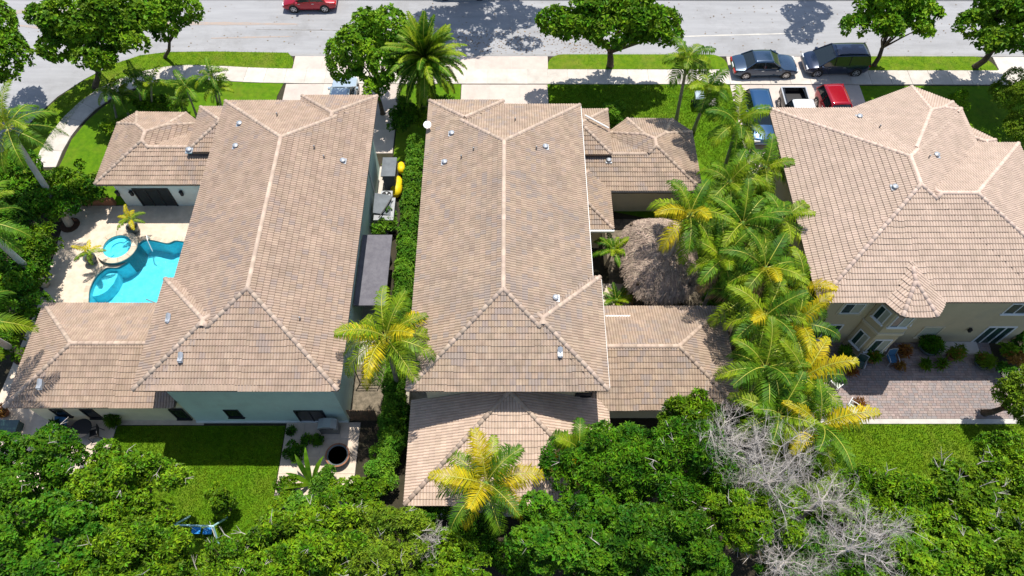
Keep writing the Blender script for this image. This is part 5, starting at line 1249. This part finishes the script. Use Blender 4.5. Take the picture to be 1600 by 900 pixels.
# pale cyan swing frame with blue seats
sw = thing('swing_set', G(300, 835), 'pale cyan swing frame with blue seats at the bottom of the left back lawn', 'swing set')
A, B = G(272, 820, 1.6), G(333, 822, 1.6)
for P_ in (A, B):
    for dy in (-.8, .8): MB().tube([P_, (P_.x, P_.y+dy, 0)], .045, 6).build('leg', M['cyan_frame'], sw)
MB().tube([A, B], .045, 6).build('top_bar', M['cyan_frame'], sw)
for f in (.35, .65):
    c = A.lerp(B, f); MB().tube([c, c-_z*1.1], .012, 4).build('rope', M['white'], sw); MB().box((c.x-.22, c.y-.16, .45), (c.x+.22, c.y+.16, .5)).build('swing_seat', M['blue_toy'], sw)
# front lawn bins
p = G(1088, 165, 0)
t = thing('wheeled_bin', p, 'dark green wheeled bin with pale lid on the front lawn', 'bin')
mb = MB(); mb.add([(-.25,-.28,.08),(.25,-.28,.08),(.25,.28,.08),(-.25,.28,.08),(-.31,-.36,1.02),(.31,-.36,1.02),(.31,.36,1.02),(-.31,.36,1.02)], [(0,3,2,1),(0,1,5,4),(1,2,6,5),(2,3,7,6),(3,0,4,7)]); mb.build('bin_body', M['glass_green'], t, local=True)
mb = MB(); mb.add([(-.33,-.4,1.02),(.33,-.4,1.02),(.33,.4,1.04),(-.33,.4,1.04),(-.3,-.3,1.10),(.3,-.3,1.10),(.3,.34,1.14),(-.3,.34,1.14)], [(0,3,2,1),(0,1,5,4),(1,2,6,5),(2,3,7,6),(3,0,4,7),(4,5,6,7)]); mb.build('lid', M['p_silver'], t, local=True)
for sx in (-1, 1):
    mb = MB(); mb.tube([(sx*.28, .33, .12), (sx*.34, .33, .12)], .12, 12); mb.build('wheel', M['tyre'], t, local=True)
p = G(1107, 165, 0); t = thing('utility_box', p, 'low pale utility box beside the wheeled bin', 'utility box')
MB().box((-.45, -.3, 0), (.45, .3, .30)).build('box_body', M['blind'], t, local=True); MB().box((-.48, -.33, .30), (.48, .33, .36)).build('lid', M['concrete'], t, local=True)

# ================================================================== vehicles
def car(name, loc, rz, pt_, label, kind='sedan', L=4.8, Wd=1.84, group=None):
    t = thing(name, loc, label, {'sedan': 'car', 'suv': 'car', 'van': 'minivan', 'pickup': 'pickup truck'}[kind], group, rz)
    h = L/2; P = M[pt_]
    if kind == 'sedan': prof = [(-h, .45, .62), (-h+.08, .35, .85), (-h+.9, .25, .98), (-h+1.2, .25, 1.0), (.4, .25, .96), (.95, .25, .94), (h-.5, .27, .80), (h-.12, .33, .68), (h, .45, .55)]; cab = (-h+.75, -h+1.45, .35, 1.15, 1.43, .97, .93)
    elif kind == 'suv': prof = [(-h, .5, .9), (-h+.06, .4, 1.02), (-h+.5, .3, 1.08), (0, .3, 1.06), (.85, .3, 1.04), (h-.6, .32, .95), (h-.12, .38, .82), (h, .5, .65)]; cab = (-h+.10, -h+.5, .25, 1.1, 1.68, 1.06, 1.03)
    elif kind == 'van': prof = [(-h, .45, .9), (-h+.06, .35, 1.02), (-h+.4, .28, 1.08), (0, .28, 1.06), (1.1, .28, 1.04), (h-.5, .3, .92), (h-.12, .35, .78), (h, .45, .6)]; cab = (-h+.05, -h+.35, .45, 1.55, 1.76, 1.06, 1.02)
    else: prof = [(-h, .55, .85), (-h+.04, .5, 1.08), (-h+1.75, .42, 1.1), (0, .4, 1.12), (.8, .4, 1.12), (h-.7, .42, 1.08), (h-.1, .45, 1.0), (h, .55, .8)]; cab = (-h+1.85, -h+2.1, .55, 1.15, 1.85, 1.10, 1.10)
    w = Wd/2
    sec = lambda f, zb, zt, cr: [(-w*f*.93, zb), (-w*f, zb+(zt-zb)*.3), (-w*f*1.0, zb+(zt-zb)*.62), (-w*f*.93, zt-.03), (-w*f*.72, zt+cr*.6), (0, zt+cr), (w*f*.72, zt+cr*.6), (w*f*.93, zt-.03), (w*f, zb+(zt-zb)*.62), (w*f, zb+(zt-zb)*.3), (w*f*.93, zb)]
    body = MB(); vs = []; n = 11; prof2 = []
    for i in range(len(prof)-1):
        a, b = prof[i], prof[i+1]
        for k in range(3): prof2.append(tuple(a[j]+(b[j]-a[j])*k/3 for j in range(3)))
    prof2.append(prof[-1])
    for (x, zb, zt) in prof2:
        e = min(1, (h-abs(x))/.55); f = .80+.20*math.sqrt(max(0, 1-(1-e)**2)); vs += [(x, y, z) for y, z in sec(f, zb, zt, .035)]
    m_ = len(prof2); fs = [(i*n+k, i*n+k+1, (i+1)*n+k+1, (i+1)*n+k) for i in range(m_-1) for k in range(n-1)]+[tuple(range(n)), tuple(reversed(range((m_-1)*n, m_*n)))]
    fs += [(i*n+n-1, i*n, (i+1)*n, (i+1)*n+n-1) for i in range(m_-1)]
    bed = kind == 'pickup'
    if bed:   # open the bed
        x0, x1 = -h+.12, -h+1.72
        fs = [f for f in fs if not (len(f) == 4 and all(vs[i][2] > 1.06 and x0-.2 < vs[i][0] < x1+.1 for i in f) and all(abs(vs[i][1]) < w*.9 for i in f))]
    body.add(vs, fs); bo = body.build('body', P, t, smooth=True, local=True)
    me = bo.data
    try: me.set_sharp_from_angle(angle=R(38))
    except Exception: pass
    if bed:
        b_ = MB(); b_.box((-h+.14, -w*.80, .62), (-h+1.74, w*.80, .66)); b_.build('bed_floor', M['black'], t, local=True)
        for (lo, hi) in (((-h+.08, -w*.93, .62), (-h+1.80, -w*.80, 1.13)), ((-h+.08, w*.80, .62), (-h+1.80, w*.93, 1.13)), ((-h+.04, -w*.93, .62), (-h+.12, w*.93, 1.13)), ((-h+1.74, -w*.9, .62), (-h+1.84, w*.9, 1.14))):
            MB().box(lo, hi).build('bed_side', P, t, local=True)
        for (lo, hi) in (((-h+.04, -w*.95, 1.131), (-h+1.8, -w*.86, 1.15)), ((-h+.04, w*.86, 1.131), (-h+1.8, w*.95, 1.15)), ((-h+.02, -w*.86, 1.131), (-h+.12, w*.86, 1.15))):
            MB().box(lo, hi).build('bed_rail', M['metal_light'], t, local=True)
    xr0, xr1, xf1, xf0, zr, zb1, zb2 = cab     # rear base, rear top, front top, front base, roof z
    st = [(xr0, zb1-.03, .90, 0), (xr1, zr, .70, 1), (xf1-.5, zr+.02, .71, 1), (xf1, zr-.01, .70, 1), (xf0, zb2-.03, .88, 0)]
    # glasshouse
    vs = []; 
    pts = [(xr0, zb1-.05), (xr1, zr-.03), ((xr1+xf1)/2, zr-.005), (xf1, zr-.03), (xf0, zb2-.05)]
    wb, wt = w*.93, w*.74
    for s_ in (-1, 1):
        for (x, z) in pts: vs.append((x, s_*(wb if z < zr-.2 else wt), z))
    g_ = MB(); g_.add(vs, [(0, 1, 6, 5), (3, 4, 9, 8), (4, 3, 2, 1, 0), (5, 6, 7, 8, 9), (0, 5, 9, 4), (1, 2, 7, 6), (2, 3, 8, 7)]); g_.build('window_glass', M['glass'], t, local=True)
    rf = MB(); nx = 8; vs = []
    for i in range(nx+1):
        x = xr1-.04+(xf1-xr1+.08)*i/nx; cz = zr+.03*math.sin(math.pi*i/nx)
        for j in range(7):
            y = wt*1.02*(-1+2*j/6); vs.append((x, y, cz+.04*(1-(abs(y)/wt)**2)))
    vs += [(v[0], v[1], v[2]-.05) for v in vs]; o_ = (nx+1)*7
    rf.add(vs, [(i*7+j, (i+1)*7+j, (i+1)*7+j+1, i*7+j+1) for i in range(nx) for j in range(6)]+[(i*7, i*7+o_, (i+1)*7+o_, (i+1)*7) for i in range(nx)]+[(i*7+6, (i+1)*7+6, (i+1)*7+6+o_, i*7+6+o_) for i in range(nx)]+[(j, j+1, j+1+o_, j+o_) for j in range(6)]+[(nx*7+j, nx*7+j+o_, nx*7+j+1+o_, nx*7+j+1) for j in range(6)])
    rp = P if not bed else M['p_white']
    rf.build('roof', rp, t, smooth=True, local=True)
    for s_ in (-1, 1):
        for (xa, za, xb, zb_) in ((xr0, zb1-.04, xr1, zr), (xf0, zb2-.04, xf1, zr)):
            MB().tube([(xa, s_*wb*1.0, za), (xb, s_*wt*1.0, zb_+.01)], .045, 5).build('pillar', P, t, local=True)
        for f in ((.42, .70) if kind in ('van', 'suv') else (.5,)):
            xm = xr0+(xf0-xr0)*f; MB().tube([(xm, s_*wb*1.005, zb1-.03), (xm, s_*wt*1.005, zr)], .03, 5).build('pillar', P if kind != 'van' else M['black'], t, local=True)
        MB().box((xf0-.35, s_*w*1.0-.02, zb2-.06), (xf0-.17, s_*(w+.17), zb2+.09)).build('mirror', P, t, local=True)
        y = s_*w*(.66 if not bed else .80); MB().box((h-.30, y-.2, prof[-2][2]-.14), (h-.04, y+.2, prof[-2][2]-.01)).build('headlight', M['lampclear'], t, local=True)
        MB().box((-h-.012, y-(.22 if not bed else .1), prof[0][2]-.06), (-h+(.14 if not bed else .05), y+(.22 if not bed else .1), prof[0][2]+.12)).build('taillight', M['lampred'], t, local=True)
        for xh in (-.35, .75): MB().box((xh-.1, s_*(w+.005)-.01, zb1-.17), (xh+.08, s_*(w+.005)+.01, zb1-.13)).build('door_handle', M['metal_light'], t, local=True)
        for xw in (-h+.92, h-.9):
            rw = .335 if kind == 'sedan' else .37
            wm = MB(); wm.tube([(xw, s_*(w-.24), rw), (xw, s_*(w-.20), rw), (xw, s_*(w-.01), rw), (xw, s_*(w+.012), rw)], [rw*.9, rw, rw, rw*.92], 20); wo = wm.build('wheel', M['tyre'], t, local=True)
            am = MB(); am.tube([(xw, s_*(w-.3), rw+.02), (xw, s_*(w-.0)+.004*s_, rw+.02)], rw*1.17, 20); am.build('wheel_arch', M['black'], t, local=True)
            rm = MB(); rm.tube([(xw, s_*(w+.0), rw), (xw, s_*(w+.02), rw)], rw*.30, 10)
            for k in range(5):
                a_ = k*2*math.pi/5; d = Vector((math.cos(a_), 0, math.sin(a_))); c_ = Vector((xw, s_*(w+.018), rw)); pp = Vector((-d.z, 0, d.x))
                rm.add([c_+d*.05+pp*.045, c_+d*.05-pp*.045, c_+d*rw*.62-pp*.03, c_+d*rw*.62+pp*.03], [(0, 1, 2, 3)])
            ro = rm.build('rim', M['rim'], wo, local=True)
            k_ = 24; ring = []
            for rr_ in (rw*.60, rw*.70): ring += [(xw+rr_*math.cos(2*math.pi*q/k_), s_*(w+.02), rw+rr_*math.sin(2*math.pi*q/k_)) for q in range(k_)]
            MB().add(ring, [(q, (q+1) % k_, k_+(q+1) % k_, k_+q) for q in range(k_)]).build('rim_ring', M['rim'], wo, local=True)
    MB().box((-h-.006, -.26, .62 if kind != 'pickup' else .7), (-h+.03, .26, .75 if kind != 'pickup' else .83)).build('plate_panel', M['white'], t, local=True)
    return t
CG = 'vehicles parked at the street'
def cl(px, py, z=.6): g_ = G(px, py, z); return (g_.x, g_.y, .0)
c_ = cl(1195, 99, .75); car('parked_car', (c_[0], c_[1], .0), 0.03, 'p_slate', 'slate blue sedan parked across the driveway mouth', 'sedan', 4.85, group=CG)
c_ = cl(1306, 93, .85); car('parked_minivan', c_, math.pi+.03, 'p_navy', 'dark navy minivan parked behind the slate blue sedan', 'van', 4.75, 1.95, group=CG)
c_ = cl(484, -3, .7); car('passing_car', c_, math.pi+.02, 'p_red', 'red car on the street cut by the top edge', 'sedan', 4.3, group=CG)
c_ = cl(1186, 172, .9); car('parked_car', (c_[0], c_[1]-.6, .03), -math.pi/2, 'p_blue', 'blue car on the driveway half covered by palm fronds', 'suv', 4.7, group=CG)
c_ = cl(1247, 172, .9); car('pickup_truck', (c_[0], c_[1]-.55, .03), -math.pi/2-.0, 'p_black', 'black pickup truck with open bed and bright white cab roof', 'pickup', 5.3, 1.95, group=CG)
c_ = cl(1303, 160, .9); car('parked_car', (c_[0], c_[1]-.75, .03), -math.pi/2+.06, 'p_red', 'red hatchback with dark rear window parked against the right house', 'suv', 4.4, 1.85, group=CG)
c_ = cl(537, 140, .9); car('parked_car', (c_[0], c_[1]-.9, .03), math.pi/2, 'p_silver', 'pale blue white car nosing out of the left driveway beside the tree', 'suv', 4.7, 1.85, group=CG)
c_ = cl(722, -22, .7); car('parked_car', (c_[0], c_[1], 0), 0, 'p_black', 'black car across the street at the very top edge', 'sedan', 4.6, group=CG)
# scattered leaves and small debris on road and lawns, one thing nobody counts
rg = np.random.default_rng(9); n = 900
X = np.concatenate([rg.uniform(-40, 40, n//2), rg.uniform(-6, 8, n//2)]); Y = np.concatenate([rg.uniform(44.3, 50.5, n//2), rg.uniform(44.2, 47, n//2)])
Z = np.full(n, .02); an = rg.uniform(0, 6.3, n); s_ = rg.uniform(.03, .08, n)
V = np.stack([np.stack([X+s_*np.cos(an+k*1.571), Y+.6*s_*np.sin(an+k*1.571), Z+.004*k], 1) for k in range(4)], 1).reshape(-1, 3)
o = bpy.data.objects.new('fallen_leaves', npmesh('fallen_leaves', V, np.arange(n*4).reshape(-1, 4), np.repeat(rg.random(n), 4), M['frond_dead'])); C.objects.link(o)
tag(o, 'dry fallen leaves scattered over the road surface', 'leaves', kind='stuff')
print('TRIS foliage', TRI, 'objects', len(bpy.data.objects))

# short grass blades on the lawns and verges, ragged at the rims
def blades(name, polys, n, mt, label, seed):
    rg = np.random.default_rng(seed); Q = []
    areas = []
    for p in polys:
        A = np.array(p); areas.append(abs(sum(A[i][0]*A[(i+1) % len(A)][1]-A[(i+1) % len(A)][0]*A[i][1] for i in range(len(A))))/2)
    for p, ar in zip(polys, areas):
        A = np.array(p, float); lo, hi = A.min(0), A.max(0); k = int(n*ar/sum(areas)); box = (hi-lo).prod()
        P = rg.uniform(lo-.05, hi+.05, (int(k*box/ar*1.05), 2)); ins = np.zeros(len(P), bool); j = len(A)-1
        J = P+rg.normal(scale=.03, size=P.shape)
        for i in range(len(A)):
            c = ((A[i, 1] > J[:, 1]) != (A[j, 1] > J[:, 1])) & (J[:, 0] < (A[j, 0]-A[i, 0])*(J[:, 1]-A[i, 1])/(A[j, 1]-A[i, 1]+1e-12)+A[i, 0]); ins ^= c; j = i
        Q.append(P[ins])
    P = np.concatenate(Q); n = len(P); an = rg.uniform(0, 6.283, n); l = rg.uniform(.05, .12, n); w = rg.uniform(.012, .026, n)
    d = np.stack([np.cos(an), np.sin(an)], 1); s_ = np.stack([-d[:, 1], d[:, 0]], 1)
    b = np.concatenate([P, np.full((n, 1), .01)], 1); S3 = np.concatenate([s_*w[:, None], np.zeros((n, 1))], 1)
    T = np.concatenate([P+d*(l*.6)[:, None], (.05+l*.7)[:, None]], 1)
    V = np.stack([b-S3, b+S3, T], 1).reshape(-1, 3)
    o = bpy.data.objects.new(name, npmesh(name, V, np.arange(n*3).reshape(-1, 3), np.repeat(rg.random(n), 3), mt)); C.objects.link(o)
    tag(o, label, 'grass', kind='stuff')
M['blade'] = leafmat('grass_blade', (.09, .20, .005), (.15, .24, .008), rnd=.4, tr=.25)
blades('grass', [[(-21.75, 8), (-12.42, 8), (-12.42, 14.2), (-21.75, 14.2)]], 26000, M['blade'], 'short green grass of the left back lawn', 1)
blades('grass', [[(14, 9), (29.5, 9), (29.5, 14.28), (14, 14.28)]], 36000, M['blade'], 'short green grass of the right back lawn', 2)
blades('grass', [lv, strip_round(tx(856), tx(1136), V0, V1+.15, 1.2, 1.2), strip_round(tx(1330), tx(1553), V0-.1, V1-.05, .6, 1.4)], 34000, M['blade'], 'short grass on the verges along the street', 3)
blades('grass', [[(3.1, 34.5), (4.6, 36), (13, 34), (15, 30), (16, 34), (G(1140, 132).x, 40.98), (G(855, 132).x, 40.98)]], 26000, M['blade'], 'short grass of the middle front lawn', 4)
